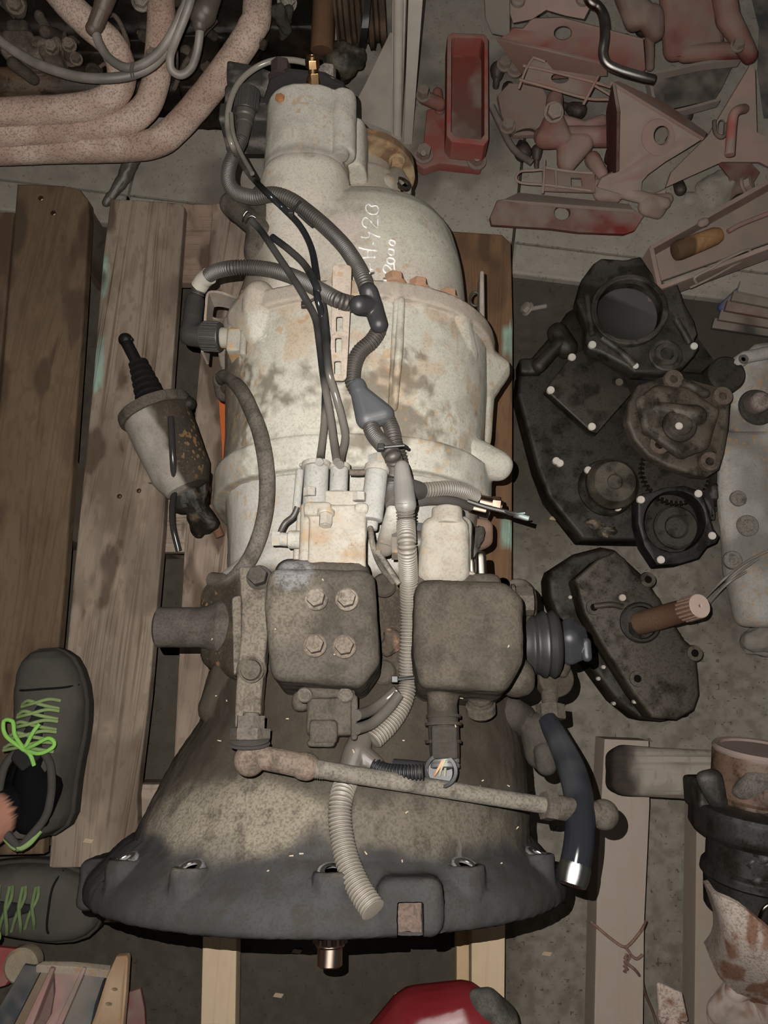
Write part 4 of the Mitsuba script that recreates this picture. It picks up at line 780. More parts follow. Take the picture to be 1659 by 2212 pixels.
# --- the pale pallet at the lower right
PC = 'pallet_002'
tag(PC, 'pale planed timber frame on the floor at the lower right', 'pallet')
wput('plank', board([(1306, 1596), (1402, 1600), (1404, 1735), (1392, 2000), (1384, 2760), (1272, 2760), (1290, 1900)], .10, .055, .002), 'wood_new', woodcol((.30, .25, .21), .12, 0, 14), 30, PC)
wput('plank', board([(1506, 1640), (1580, 1640), (1572, 2760), (1494, 2760)], .085, .05, .002), 'wood_new', woodcol((.27, .225, .185), .12, 0, 15), 30, PC)
bm = fuse([hull((*W(1345, 1635, .148), .018), (*W(1345, 1692, .148), .018), (*W(1330, 1640, .118), .016), (*W(1330, 1690, .118), .016), (*W(1560, 1648, .148), .018), (*W(1560, 1705, .148), .018), (*W(1560, 1648, .118), .016), (*W(1560, 1705, .118), .016))], .006, 3)
xe = W(1345, 1660, .14)[0]
wput('cross_beam', rough(bm, .0012, 40), 'wood_across', lambda v, n: lerp((.035, .030, .027), (.25, .22, .185), sstep(xe - .006, xe + .03, v[:, 0] + .03 * (cells(v, 50, 16) - .5))), 40, PC, label='rounded beam with a black burnt end')
wire = [(1275, 1990, .108), (1310, 2020, .112), (1345, 2045, .112), (1360, 2040, .115), (1385, 2010, .112), (1395, 1990, .09)]
w2 = [(1350, 2045, .115), (1362, 2062, .112), (1355, 2080, .114), (1372, 2095, .112), (1385, 2115, .09), (1395, 2150, .05), (1412, 2190, .02), (1425, 2240, .01)]
w3 = [(1362, 2062, .116), (1375, 2072, .115), (1388, 2062, .112)]
wput('rusty_wire', cat(*[wtube(q, .0022, 8) for q in (wire, w2, w3)] + [wtube([(1352 + 5 * math.sin(k * 2.1), 2062 + k * 3.2, .114 + .003 * math.cos(k * 2.1)) for k in range(13)], .0018, 7)]), 'rusty_pipe', (.20, .125, .10), 50, label='twisted rusty tie wire lying over the pale timber frame', cat_='wire')

# ================================================================ the clutch actuator on the pallet
CA = 'clutch_actuator'
tag(CA, 'old clutch actuator with a ribbed black boot and dented metal can lying on the pallet', 'actuator')
e0, e1 = W(292, 800, .202), W(412, 1085, .190); ax = unit(e1 - e0); fl0 = W(338, 893, .201)
wput('can', rough(lathe([(-.004, .040), (0, .0535), (.010, .0545), (.045, .0530), (.085, .0500), (.110, .0485), (.122, .0440), (.138, .036), (.142, .02)], fl0, ax, 64).subdivide().subdivide(), .0007, 60), 'cast_paint',
     lambda v, n: (lambda k, g: lerp((.31, .28, .24), (.045, .038, .030), k) * (1 + .35 * (g - .5))[:, None])(sstep(-.006, .006, np.cross(ax, [0, 0, 1]) @ (v - fl0).T * -1 - .004 + .03 * (cells(v, 40, 3) - .5)), cells(v, 60, 4)), 40, CA, label='metal can, pale on one side and oily black on the other')
wput('can_flange', rough(lathe([(-.012, .04), (-.012, .0590), (-.008, .0605), (.002, .0605), (.005, .058), (.006, .04)], fl0, ax, 64), .0005, 80), 'cast_grime', (.115, .098, .078), 35, CA)
q = W(408, 872, .21); wput('flange_lug', fuse([hull((*q, .012), (*(q - ax * .004 + [-.03, 0, 0]), .012))], .003, 2), 'oily_iron', (.03, .026, .022), 40, CA)
L = np.linalg.norm(fl0 - e0); b0 = W(296, 778, .197); pr_ = [(0, .006)]
for k in range(7):
    z, r = .002 + k * .0122, .0160 + k * .0017; pr_ += [(z, r * .66), (z + .0035, r), (z + .0078, r), (z + .0112, r * .68)]
wput('bellows', lathe(pr_ + [(.090, .02), (.091, .002)], b0, fl0 - b0, 40), 'hose_black', (.014, .013, .012), 40, CA, label='ribbed black rubber bellows')
wput('push_rod', cat(wrod((272, 738, .197), (304, 800, .197), .0095), m2t(ball(W(271, 734, .197), .0115, 24)), m2t(ball(W(283, 733, .198), .004, 12))), 'oily_iron', (.012, .011, .010), 35, CA)
gb = fuse([hull((*W(400, 1045, .18), .026), (*W(425, 1085, .175), .02), (*W(395, 1085, .175), .02)), hull((*W(418, 1085, .178), .018), (*W(455, 1130, .172), .014), (*W(430, 1148, .165), .008)), rbox(W(430, 960, .17) - [.0, .1, .02], W(448, 1010, .19) + [.0, .0, .0], .004), hull((*W(432, 1020, .175), .012), (*W(436, 1052, .17), .012)), hull((*W(402, 1060, .16), .012), (*W(428, 1150, .152), .010), (*W(455, 1120, .152), .010))], .004, 4)
wput('valve_body', rough(gb, .0025, 120), 'oily_iron', lambda v, n: lerp((.022, .018, .014), (.12, .09, .06), sstep(.60, .78, cells(v, 60, 5))), 45, CA)
wput('rusty_stub', wrod((462, 1128, .165), (476, 1160, .160), .0075), 'rusty_pipe', (.15, .08, .05), 35, CA)
wput('cable', sweep(resample(spline(Wt([(369, 900, .252), (371, 945, .252), (374, 1000, .246), (377, 1050, .22), (372, 1100, .18), (374, 1140, .158), (386, 1190, .147)])), .004)[0], np.r_[.0045, np.full(200, .0052)][:len(resample(spline(Wt([(369, 900, .252), (371, 945, .252), (374, 1000, .246), (377, 1050, .22), (372, 1100, .18), (374, 1140, .158), (386, 1190, .147)])), .004)[0])], 12), 'hose_black', (.035, .033, .031), 40, CA)
wput('clip', rbox(W(326, 1038, .185) - .004, W(332, 1046, .185) + .003, .0015), 'bare_metal', (.5, .45, .4), 30, CA)

# ================================================================ the photographer: two feet in dusty trainers, the legs go up beyond the frame
PE = 'person'
tag(PE, 'person standing at the left in dusty black trainers with green laces, one bare ankle showing', 'person')
def chain(pts, n=24): return [hull(pts[i], pts[i + 1], n=n) for i in range(len(pts) - 1)]
kA, hA = np.array([-.74, -.34, .66]), np.array([-.86, -.38, 1.06])
aA = W(22, 1745, .225); aB = np.array([-.83, -.478, .215]); kB, hB = np.array([-.86, -.49, .66]), np.array([-.96, -.47, 1.06])
ftA, ftB = W(105, 1600, .185), W(-60, 1950, .16)
legs = fuse(chain([(*ftA, .030), (*(aA + [0, .01, -.04]), .036), (*aA, .035), (*(aA * .62 + kA * .38), .050), (*(aA * .35 + kA * .65), .056), (*kA, .055), (*(kA * .5 + hA * .5), .073), (*hA, .088)])
          + chain([(*ftB, .030), (*(aB + [.01, 0, -.04]), .036), (*aB, .035), (*(aB * .62 + kB * .38), .050), (*(aB * .35 + kB * .65), .056), (*kB, .055), (*(kB * .5 + hB * .5), .073), (*hB, .088)])
          + [hull((*hA, .09), (*hB, .09), (*((hA + hB) / 2 + [0, 0, .12]), .12))], .012, 8)
wput('body', legs, 'plain', lambda v, n: np.where((v[:, 2] < .262)[:, None], np.array([[.008, .008, .009]]), lerp((.36, .17, .12), (.43, .22, .155), cells(v, 20, 6))), True, PE)
shorts = fuse(chain([(*(kA * .75 + hA * .25), .090), (*hA, .108)]) + chain([(*(kB * .75 + hB * .25), .090), (*hB, .108)]) + [hull((*hA, .108), (*hB, .108), (*((hA + hB) / 2 + [0, 0, .14]), .14))], .015, 6)
wput('shorts', shorts, 'plain', (.04, .045, .06), True, PE)
def shoe(toe, heel, side, out):
    """Built along its own x (toe 0, heel L), z up; side: +1 if the outer edge lies at +y."""
    ax_ = heel - toe; L = np.linalg.norm(ax_); x = unit(ax_); R = np.stack([x, np.cross([0, 0, 1], x), [0, 0, 1]], 1)
    S = np.array([0, .02, .06, .13, .22, .32, .42, .52, .62, .72, .82, .90, .96, 1.0]); 
    half = np.array([.012, .024, .037, .046, .0515, .053, .051, .047, .043, .041, .0405, .039, .031, .012])
    hgt = np.array([.028, .044, .056, .060, .061, .064, .071, .081, .093, .098, .100, .104, .104, .060])
    cen = side * np.array([.010, .010, .008, .006, .003, .0, -.002, -.003, -.002, 0, .002, .002, .002, .002])
    th = np.arange(48) / 48 * 2 * np.pi; rings, sole = [], []
    for s, a, h, c in zip(S, half, hgt, cen):
        cs, sn = np.cos(th), np.sin(th); e = 2.7 if s < .5 else 2.3
        y = c + a * np.sign(cs) * np.abs(cs) ** (2 / e); z = np.where(sn > 0, .022 + (h - .022) * np.abs(sn) ** (2 / e), .022 - .012 * np.abs(sn) ** .4)
        if s > .58: y = np.where(sn > 0, c + (y - c) * (1 - .22 * np.clip(sn, 0, 1)), y)
        rings.append(np.stack([np.full(48, s * L), y, z], 1)); sole.append((s * L, a, c))
    up_ = outward(loft(rings))
    outl = Polygon([(x_, c + a + .003) for x_, a, c in sole] + [(x_, c - a - .003) for x_, a, c in sole[::-1]]).buffer(.004).buffer(-.002)
    so = cat(prism(outl, 0, .026, .004, 3, True)); cut_ = hull((.60 * L, 0, .125, .028), (.70 * L, 0, .105, .031), (.90 * L, 0, .110, .026), (.70 * L, 0, .16, .031), (.90 * L, 0, .16, .026))
    upm = fuse([t2m(up_)], .004, 4); upm = m2t((t2m(upm) - cut_).refine_to_length(.006))
    loop = np.array([(.905 * L + .028, 0), (.88 * L, .031), (.78 * L, .037), (.68 * L, .036), (.60 * L, .031), (.545 * L, .018), (.535 * L, 0), (.545 * L, -.018), (.60 * L, -.031), (.68 * L, -.036), (.78 * L, -.037), (.88 * L, -.031), (.905 * L + .028, 0)])
    zc = [.108, .106, .101, .098, .097, .096, .096, .096, .097, .098, .101, .106, .108]
    o = toe - np.array([0, 0, toe[2]]) + [0, 0, out['z']]
    P = lambda m: place(m, R, o)
    key = wput('shoe', P(rough(upm, .0010, 60)), 'plain', out['col'], 40, PE, label=out['label'])
    wput('sole', P(so), 'plain', (.045, .041, .036), 35, key)
    wput('collar', P(sweep(resample(spline([(a, b, c) for (a, b), c in zip(loop, zc)]), .005)[0], .0058, 12)), 'plain', lambda v, n: mottle((.055, .052, .047), v), 50, key)
    wput('tongue', P(fuse([hull((.33 * L, .0, .066, .006), (.57 * L, .016, .102, .005), (.57 * L, -.016, .102, .005), (.62 * L, 0, .110, .004))], .004, 3)), 'plain', (.022, .022, .022), 40, key)
    wput('lining', P(sweep(resample(spline([(.885 * L + .012, .026, .104), (.90 * L + .024, .012, .109), (.905 * L + .026, -.004, .109), (.89 * L + .016, -.022, .105)]), .003)[0], .0045, 10)), 'plain', (.20, .30, .115), 50, key, label='green heel lining')
    wput('sock', P(fuse([hull((.60 * L, 0, .070, .024), (.88 * L, 0, .072, .027), (.74 * L, 0, .060, .036))], .006, 2)), 'plain', (.006, .006, .007), 45, key)
    wput('toe_seam', P(sweep(resample(spline([(.215 * L, -.046, .036), (.225 * L, -.03, .061), (.225 * L, 0, .0665), (.225 * L, .03, .061), (.215 * L, .046, .036)]), .004)[0], .0016, 8)), 'plain', (.012, .012, .011), 50, key)
    n = 0
    for i in range(5):                     # laces, row by row, crossing
        s = .29 + i * .054; z = .0665 + (s - .29) * .15 + .002; ww = .028 + .010 * (i / 5)
        for sg in (-1, 1):
            d = .006 if sg > 0 else .013; q = [(s * L + d * .2, sg * ww, z - .008), (s * L - .002, sg * ww * .55, z + .002 + .0014 * (sg > 0)), (s * L + d * .4, -sg * ww * .2, z + .0045 + .0014 * (sg > 0)), (s * L + d, -sg * ww, z - .006)]
            wput('lace', P(sweep(resample(spline(q), .003)[0], .0027, 8)), 'plain', out['lace'], 50, key, label='bright green lace' if n == 0 else None); n += 1
    k0 = np.array([.53 * L, 0, .109])
    for q in ([(0, 0, 0), (-.022, .010, .010), (-.040, .014, .010), (-.042, .028, .007), (-.022, .024, .008), (0, 0, .002)], [(0, 0, 0), (-.006, -.018, .010), (-.014, -.038, .009), (-.003, -.045, .006), (.006, -.026, .008), (0, 0, .002)], [(0, 0, 0), (.008, -.012, .006), (.022, -.016, .002)], [(0, 0, 0), (-.022, -.012, .004), (-.034, -.020, .001)]):
        wput('bow', P(sweep(resample(spline(k0 + np.array(q) * [1, side, 1]), .003)[0], .0030, 8)), 'plain', out['bow'], 50, key)
    return key
SC = lambda v, n: lerp((.050, .046, .040), (.088, .080, .069), cells(v, 26, 9))
shoe(W(124, 1402, .152), W(106, 1800, .17), -1, {'z': PT, 'col': SC, 'lace': (.20, .27, .115), 'bow': (.22, .46, .10), 'label': 'dusty black trainer with bright green laces pointing away'})
shoe(W(208, 1962, .152), W(-215, 1945, .17), 1, {'z': PT - .040, 'col': SC, 'lace': (.12, .16, .075), 'bow': (.15, .26, .08), 'label': 'dusty black trainer with dull green laces pointing right'})

# ================================================================ top left: an engine behind rusty pipes, cables, a steel stand
EN = 'engine'
tag(EN, 'dirty dismantled engine in the dark behind the rusty pipes', 'engine')
EC = lambda a, b, f=30, s=0: (lambda v, n: lerp(a, b, sstep(.35, .7, cells(v, f, s))))
def wbox(x0, y0, x1, y1, zt, zb, r=.006):
    a, b = W(x0, y0, zt), W(x1, y1, zt); return rbox([a[0], a[1], zb], [b[0], b[1], zt], r)
blk = fuse([wbox(-260, -330, 560, 190, .10, .0, .02), wbox(-260, -330, 560, 60, .16, .02, .02), wbox(265, -200, 325, 120, .13, .05, .012), wbox(480, -200, 700, 60, .15, .02, .01), wbox(390, 60, 470, 190, .14, .02, .01)], .012, 3)
wput('block', rough(blk, .006, 28), 'oily_iron', EC((.007, .006, .005), (.026, .018, .013), 20, 1), 45, EN)
wput('exhaust_tube', rough(wrod((-60, 185, .165), (232, 180, .150), .030).subdivide().subdivide(), .0012, 60), 'oily_iron', EC((.035, .026, .02), (.12, .075, .045), 30, 2), 45, EN)
wput('valve_cover', rough(fuse([wbox(0, 58, 62, 110, .225, .1, .012), wbox(15, 95, 90, 128, .215, .1, .010), hull((*W(80, 100, .20), .016), (*W(118, 98, .20), .016))], .006, 5), .003, 60), 'cast_grime', EC((.12, .095, .075), (.22, .18, .14), 40, 3), 45, EN)
wput('cast_bracket', rough(fuse([wbox(10, 36, 55, 62, .205, .08, .01), hull((*W(85, 35, .20), .010), (*W(100, 62, .19), .010)), hull((*W(30, 5, .24), .022), (*W(40, 25, .23), .012)), wbox(84, 92, 122, 116, .23, .1, .006)], .005, 4), .002, 70), 'cast_grime', EC((.085, .070, .056), (.16, .13, .105), 40, 4), 45, EN)
for x, y, z, s in ((34, 12, .255, .011), (112, 104, .235, .009), (150, 98, .20, .009), (165, 128, .19, .008), (305, 4, .225, .012), (620, 5, .17, .013), (330, 120, .21, .009), (240, 118, .18, .008)):
    wput('bolt', hexbolt(W(x, y, z), (.2, -.3, 1), s, .010, True), 'cast_grime', (.17, .135, .105) if s < .012 else (.3, .27, .23), 30, EN)
for q, r in (([(225, 38, .2), (245, 33, .22), (258, 48, .22), (270, 75, .21), (277, 100, .19), (272, 118, .17)], .0045), ([(140, 70, .18), (135, 100, .19), (136, 130, .19), (155, 142, .18), (175, 150, .17)], .004), ([(210, 160, .16), (215, 145, .18), (232, 135, .18)], .0035), ([(45, 160, .18), (80, 162, .185), (110, 162, .18)], .0030)):
    wput('fuel_line', wtube(q, r, 10), 'cast_grime', (.13, .10, .08), 45, EN)
wput('rusty_sleeve', rough(wrod((706, -140, .20), (695, 110, .14), .0205, r1=.022).subdivide().subdivide(), .0006, 60), 'rusty_pipe', EC((.075, .042, .025), (.14, .08, .045), 25, 5), 45, EN)
pz = W(778, 20, .17); pa = np.array([1, .05, .05]); pf = [(-.050, .02)]
for k in range(4): z = -.048 + k * .022; pf += [(z, .075), (z + .004, .077), (z + .008, .064), (z + .014, .064), (z + .018, .077)]
wput('pulley', rough(lathe(pf + [(.046, .074), (.047, .02)], pz + [0, .03, -.02], pa, 56), .0004, 60), 'rusty_pipe', EC((.05, .036, .026), (.14, .09, .06), 24, 6), 35, EN, label='grooved rusty belt pulley')
wput('drive_belt', bend_sheet(resample(spline(Wt([(800, -120, .30), (790, -30, .255), (781, 60, .23), (775, 100, .15)])), .01)[0], [.012, 0, 0], .005), 'rubber', (.022, .021, .022), 35, EN)
wput('cast_bracket', rough(fuse([hull((*W(740, 130, .11), .035), (*W(700, 118, .10), .02), (*W(740, 160, .06), .02)), hull((*W(770, 115, .12), .018), (*W(775, 135, .1), .014))], .006, 3), .004, 70), 'oily_iron', EC((.035, .03, .024), (.10, .085, .062), 40, 7), 45, EN)
wput('hanging_rag', rough(fuse([hull((*W(600, 25, .19), .014), (*W(618, 62, .16), .010)), hull((*W(624, 20, .18), .010), (*W(612, 75, .13), .010))], .005, 3), .005, 90), 'cast_grime', (.060, .054, .045), 45, EN)
wput('dark_column', rough(wrod((610, 200, .02), (615, 40, .09), .030), .001, 40), 'oily_iron', (.022, .020, .019), 40, EN)

for i in range(30):
    x, y = rng.uniform(0, 640), rng.uniform(0, 175); o = W(x, y, rng.uniform(.12, .20)); d = rng.normal(0, .022, 3); c = rng.uniform(.035, .12)
    m = (hull((*o, rng.uniform(.006, .014)), (*(o + d), rng.uniform(.005, .012))), hexbolt(o, d, rng.uniform(.006, .011), .010), tube([o, o + d + [0, 0, .01], o + 2.4 * d], rng.uniform(.003, .006), 9))[i % 3]
    wput(('casting_lump', 'bolt', 'short_pipe')[i % 3], m, 'cast_grime', (c, c * .80, c * .62), 40, EN)
MP = 'pipe_manifold'
tag(MP, 'manifold of three nested bent pipes with rough flaking brown rust', 'pipe')
PC_ = lambda s: (lambda v, n: lerp((.41, .285, .225), (.56, .43, .35), sstep(.35, .68, cells(v, 18, s))))
def bigpipe(pts, r, s, col=None): return wput('pipe', rough(sweep(resample(spline(Wt(pts), .008), .008)[0], r, 36), .0009, 60, s), 'rusty_pipe', PC_(s), 50, MP)
bigpipe([(-300, 262, .165), (-90, 250, .165), (60, 241, .165), (160, 236, .165), (225, 220, .168), (258, 185, .175), (262, 145, .185), (240, 95, .20), (195, 55, .215), (140, 0, .225), (110, -60, .22), (90, -250, .18)], .0262, 1)
bigpipe([(-300, 306, .135), (-90, 296, .135), (80, 288, .135), (190, 278, .135), (262, 268, .138), (312, 235, .145), (336, 180, .16), (342, 120, .18), (347, 60, .20), (348, 0, .215), (345, -300, .22)], .0250, 2)
bigpipe([(-300, 330, .11), (-90, 329, .11), (120, 322, .11), (280, 318, .11), (345, 305, .112), (385, 272, .12), (430, 222, .14), (470, 172, .165), (512, 115, .19), (545, 60, .205), (556, 10, .21), (558, -300, .19)], .0262, 3)

CB_ = 'cable_harness'
tag(CB_, 'tied bundle of grey dusty cables looping over the rusty pipes', 'cable')
CC = lambda v, n: lerp((.15, .135, .118), (.30, .265, .23), sstep(.3, .7, cells(v, 20, 33)))
for q, r in (([(-80, 20, .22), (-10, 80, .24), (40, 116, .25), (100, 146, .255), (170, 166, .255), (235, 169, .255), (290, 160, .252), (335, 135, .262), (368, 90, .285), (390, 40, .30), (405, -10, .31), (430, -240, .32)], .0085),
             ([(205, 66, .275), (215, 95, .27), (235, 125, .265), (268, 145, .265), (300, 142, .268), (338, 118, .278), (370, 75, .298), (392, 28, .315), (408, -20, .325), (440, -240, .33)], .0075),
             ([(424, -60, .34), (412, 0, .33), (398, 40, .315), (380, 85, .295), (368, 120, .272), (370, 150, .258), (390, 162, .25), (412, 148, .252), (425, 115, .262), (431, 75, .28), (432, 50, .285)], .0072)):
    wput('cable', wtube(q, r, 14), 'rubber', CC, 50, CB_)
wput('rubber_sleeve', fuse([hull((*W(238, -30, .31), .017), (*W(222, 15, .295), .0155)), hull((*W(222, 15, .295), .0145), (*W(206, 55, .28), .0135)), hull((*W(200, 62, .278), .012), (*W(210, 50, .28), .013))], .004, 4), 'rubber', (.115, .080, .062), 40, CB_, label='brown rubber sleeve')
wput('rubber_sleeve', fuse([hull((*W(458, -20, .30), .019), (*W(445, 22, .295), .019)), hull((*W(440, 28, .29), .022), (*W(436, 34, .29), .021)), hull((*W(436, 34, .29), .016), (*W(431, 55, .285), .013))], .004, 3), 'rubber', (.10, .082, .064), 40, CB_)
wput('tie_wire', cat(*[sweep(np.array([W(288 + dx, 134, .275), W(284 + dx, 150, .278), W(287 + dx, 168, .262)]), .0012, 6) for dx in (-3, 2)]), 'rubber', (.14, .115, .09), 50, CB_)
wput('cable', wtube([(378, 88, .20), (382, 110, .19), (383, 140, .17), (380, 170, .14)], .0028, 8), 'rubber', (.06, .045, .038), 50, CB_)

HS = 'rubber_hose'
wput(HS, rough(fuse([hull((*W(285, 345, .05), .016), (*W(268, 385, .042), .013)), hull((*W(268, 385, .042), .013), (*W(240, 425, .032), .0085)), hull((*W(238, 426, .032), .0095), (*W(230, 438, .030), .0085)), hull((*W(290, 350, .045), .010), (*W(280, 385, .035), .006))], .004, 3), .0025, 90), 'rubber', (.082, .074, .060), 45,
     label='short perished grey rubber hose end drooping from under the pipes onto the kerb', cat_='hose')

ST = 'steel_stand'
tag(ST, 'upright grey steel channel stand with a triangular gusset behind the gearbox tail', 'stand')
SC_ = lambda v, n: lerp((.34, .30, .255), (.50, .45, .39), sstep(.3, .7, cells(v, 14, 40)))
wput('channel', P3(((868, 310, .02), (888, 310, .02), (893, 0, .30)), [(872, 312), (890, 312), (918, -60), (884, -60)], .006, bev=.001), 'dusty_paint', SC_, 30, ST)
wput('channel', P3(((846, 285, .03), (868, 300, .02), (872, 0, .28)), [(845, 296), (866, 308), (879, -60), (848, -60)], .008, bev=.001), 'dusty_paint', SC_, 30, ST)
wput('channel_rib', wrod((858, 290, .035), (862, -60, .32), .009), 'dusty_paint', SC_, 40, ST)
wput('gusset', P3(((775, 255, .02), (850, 285, .02), (846, 60, .16)), [(762, 232), (790, 178), (842, 70), (850, 70), (846, 300), (790, 282), (765, 262)], .006, bev=.0015), 'dusty_paint', lambda v, n: lerp((.28, .245, .21), (.40, .355, .305), cells(v, 14, 41)), 30, ST)
wput('base_plate', board([(750, 240), (900, 262), (905, 330), (745, 320)], .012, .010), 'cast_grime', (.10, .085, .068), 30, ST)

# ================================================================ top right: red and primer-coloured truck brackets heaped on the floor
RED, PRI, PNK, BRN = (.21, .040, .032), (.26, .105, .085), (.31, .185, .150), (.11, .062, .050)
def rust(a, b, f=22, s=0, lo=.35, hi=.68): return lambda v, n: lerp(a, b, sstep(lo, hi, cells(v, f, s)))
def wbolt(x, y, z, s, parent, c=(.20, .15, .125), ax_=(0, 0, 1), h=.010): return wput('bolt', hexbolt(W(x, y, z), ax_, s, h, True), 'dusty_paint', c, 30, parent)
# red bracket with a rectangular loop
B1 = 'red_bracket'
tag(B1, 'bright red bracket with a tall rectangular loop, bolted foot, beside the steel stand', 'bracket')
lo = [(966, 78), (976, 70), (1046, 72), (1055, 84), (1056, 300), (1046, 314), (976, 306), (964, 292)]
li = [(976, 84), (984, 80), (1040, 82), (1046, 92), (1046, 290), (1038, 300), (984, 294), (975, 284)]
wput('loop', P3(((966, 78, .125), (1055, 84, .125), (966, 300, .125)), lo, .048, [li], .0025, .002), 'dusty_paint', rust((.27, .060, .048), PRI, 14, 1), 30, B1)
wput('inner_plate', P3(((966, 78, .080), (1055, 84, .080), (966, 300, .080)), [(970, 80), (1050, 80), (1050, 300), (970, 300)], .006), 'dusty_paint', lambda v, n: lerp((.11, .075, .058), RED, sstep(W(0, 210, .09)[1], W(0, 100, .09)[1], v[:, 1] + .06 * (cells(v, 22, 2) - .5))), 30, B1)
wput('foot', P3(((920, 240, .05), (1040, 300, .05), (920, 350, .05)), [(922, 235), (965, 232), (968, 300), (1030, 312), (1048, 330), (1040, 362), (1000, 358), (950, 352), (915, 364), (898, 352), (896, 330), (915, 310)], .022, [circ(990, 335, 7)], .003, .003), 'dusty_paint', rust(RED, (.25, .10, .085), 16, 3), 30, B1)
wput('ear', fuse([hull((*W(915, 210, .06), .013), (*W(950, 225, .07), .013)), hull((*W(945, 200, .06), .010), (*W(950, 240, .05), .010))], .004, 3), 'dusty_paint', (.19, .085, .07), 40, B1)
for x, y, z, s in ((915, 335, .052, .013), (1030, 348, .052, .013), (914, 207, .075, .010)): wbolt(x, y, z, s, B1, h=.016)
for x, y in ((914, 332), (1030, 344)): wput('stud', wrod((x, y, .06), (x + 1, y - 2, .085), .006), 'dusty_paint', (.2, .16, .13), 35, B1)

B2 = 'channel_bracket'
tag(B2, 'wide pinkish channel bracket with a round hole, topmost in the heap of brackets', 'bracket')
cw = rust((.19, .062, .050), (.27, .175, .145), 13, 4, .4, .6)
wput('web', P3(((1080, 90, .14), (1395, 160, .09), (1120, 10, .19)), [(1130, 62), (1150, 40), (1215, 38), (1390, 84), (1395, 150), (1388, 158), (1130, 120), (1075, 88), (1110, 60)], .006, [circ(1216, 72, 19, 15)]), 'dusty_paint', cw, 30, B2, label='red web with a round hole')
wput('flange', P3(((1076, 88, .145), (1380, 168, .10), (1125, 160, .08)), [(1070, 84), (1200, 112), (1310, 140), (1312, 165), (1190, 172), (1125, 160)], .006), 'dusty_paint', rust((.16, .085, .062), (.30, .20, .165), 16, 5), 30, B2)
wput('cover_plate', P3(((1060, 0, .20), (1275, 20, .20), (1060, 60, .17)), [(1092, -80), (1280, -80), (1276, 14), (1262, 42), (1220, 34), (1180, 22), (1150, 42), (1108, 50), (1098, 20)], .008), 'dusty_paint', rust((.26, .17, .145), (.31, .215, .18), 14, 6), 30, B2)
wput('end_plate', P3(((1045, 0, .22), (1100, 0, .22), (1090, 78, .16)), [(1044, -60), (1102, -60), (1102, 72), (1092, 80), (1062, 74), (1048, 40)], .008, bev=.003), 'dusty_paint', (.215, .19, .162), 30, B2)
for x, y, z in ((1118, 4, .21), (1259, 2, .21)): wput('bolt', lathe([(0, .013), (.006, .013), (.010, .010), (.0105, .001)], W(x, y, z), (0, 0, 1), 26), 'dusty_paint', (.22, .17, .145), 35, B2)
B3 = 'spring_clamp'
def clamp(name, lab, ref, plate, wires, hole, r=.0026, col=PNK, pr3=(.085, .062, .052)):
    tag(name, lab, 'clamp')
    wput('plate', P3(ref, plate, .005, [hole], .001), 'dusty_paint', rust((.18, .105, .085), (.27, .18, .15), 18, 7), 30, name)
    for q in wires: wput('wire', wtube(q, r, 8), 'dusty_paint', col, 45, name)
clamp(B3, 'wire-bound clamp plate with a round hole lying below the wide channel bracket', ((1140, 150, .16), (1290, 185, .15), (1145, 185, .15)), [(1150, 124), (1182, 134), (1195, 150), (1250, 158), (1291, 165), (1288, 180), (1270, 210), (1130, 178)],
      [[(1130, 142, .165), (1180, 152, .168), (1285, 178, .16), (1318, 188, .15)], [(1122, 172, .16), (1180, 188, .16), (1265, 212, .155), (1315, 215, .15)], [(1120, 192, .15), (1136, 150, .168), (1152, 124, .175)], [(1260, 226, .15), (1276, 195, .165), (1292, 165, .168)], [(1152, 124, .175), (1178, 133, .175)], [(1280, 182, .155), (1318, 205, .15)]], circ(1210, 168, 19, 12))
B3b = 'spring_clamp_001'
clamp(B3b, 'wire clamp with a long rounded loop end above the flat red plate', ((1175, 360, .085), (1290, 370, .085), (1175, 420, .085)), [(1172, 362), (1285, 374), (1286, 414), (1172, 410)],
      [[(1175, 366, .092), (1150, 368, .09), (1126, 370, .09), (1115, 380, .09), (1118, 392, .09), (1140, 397, .09), (1175, 399, .092), (1230, 406, .092), (1276, 412, .09)], [(1178, 362, .092), (1230, 370, .092), (1280, 374, .09)], [(1176, 346, .095), (1175, 385, .098), (1172, 418, .09)], [(1200, 364, .092), (1202, 408, .092)]], [(1233, 382), (1256, 383), (1258, 402), (1234, 401)], col=(.30, .225, .19))
B4 = 'bent_pipe'
pp = Wt([(1250, -60, .24), (1272, 0, .235), (1292, 14, .23), (1304, 40, .225), (1306, 80, .22), (1302, 115, .21), (1312, 138, .205), (1340, 152, .20), (1380, 164, .195), (1412, 172, .19)])
wput(B4, tube(pp, .0085, 18), 'bare_metal', lambda v, n: lerp((.16, .13, .115), (.42, .40, .38), sstep(.45, .7, cells(v, 20, 8))), 50, label='bent bare steel pipe hooked over the brackets', cat_='pipe')
B5 = 'cast_mount'
tag(B5, 'primer-coloured cast mount with a curved saddle and a bolt', 'mount')
mm = fuse([hull((*W(1198, 215, .11), .016), (*W(1196, 250, .11), .018)), hull((*W(1196, 255, .10), .018), (*W(1175, 300, .09), .018), (*W(1215, 300, .09), .018)), hull((*W(1215, 262, .09), .012), (*W(1262, 275, .085), .012)), hull((*W(1262, 275, .085), .012), (*W(1300, 262, .09), .012)), hull((*W(1175, 295, .08), .02), (*W(1310, 295, .08), .02)), hull((*W(1225, 310, .08), .02), (*W(1225, 350, .07), .02), (*W(1260, 310, .08), .02)), hull((*W(1280, 345, .06), .016), (*W(1300, 375, .07), .012))], .006, 2)
wput('body', rough(mm, .001, 50), 'dusty_paint', rust((.20, .095, .078), (.30, .20, .168), 16, 9), 40, B5)
wbolt(1196, 243, .125, .013, B5, (.24, .18, .15), (0, -.5, 1), .014)
B6 = 'gusset_bracket'
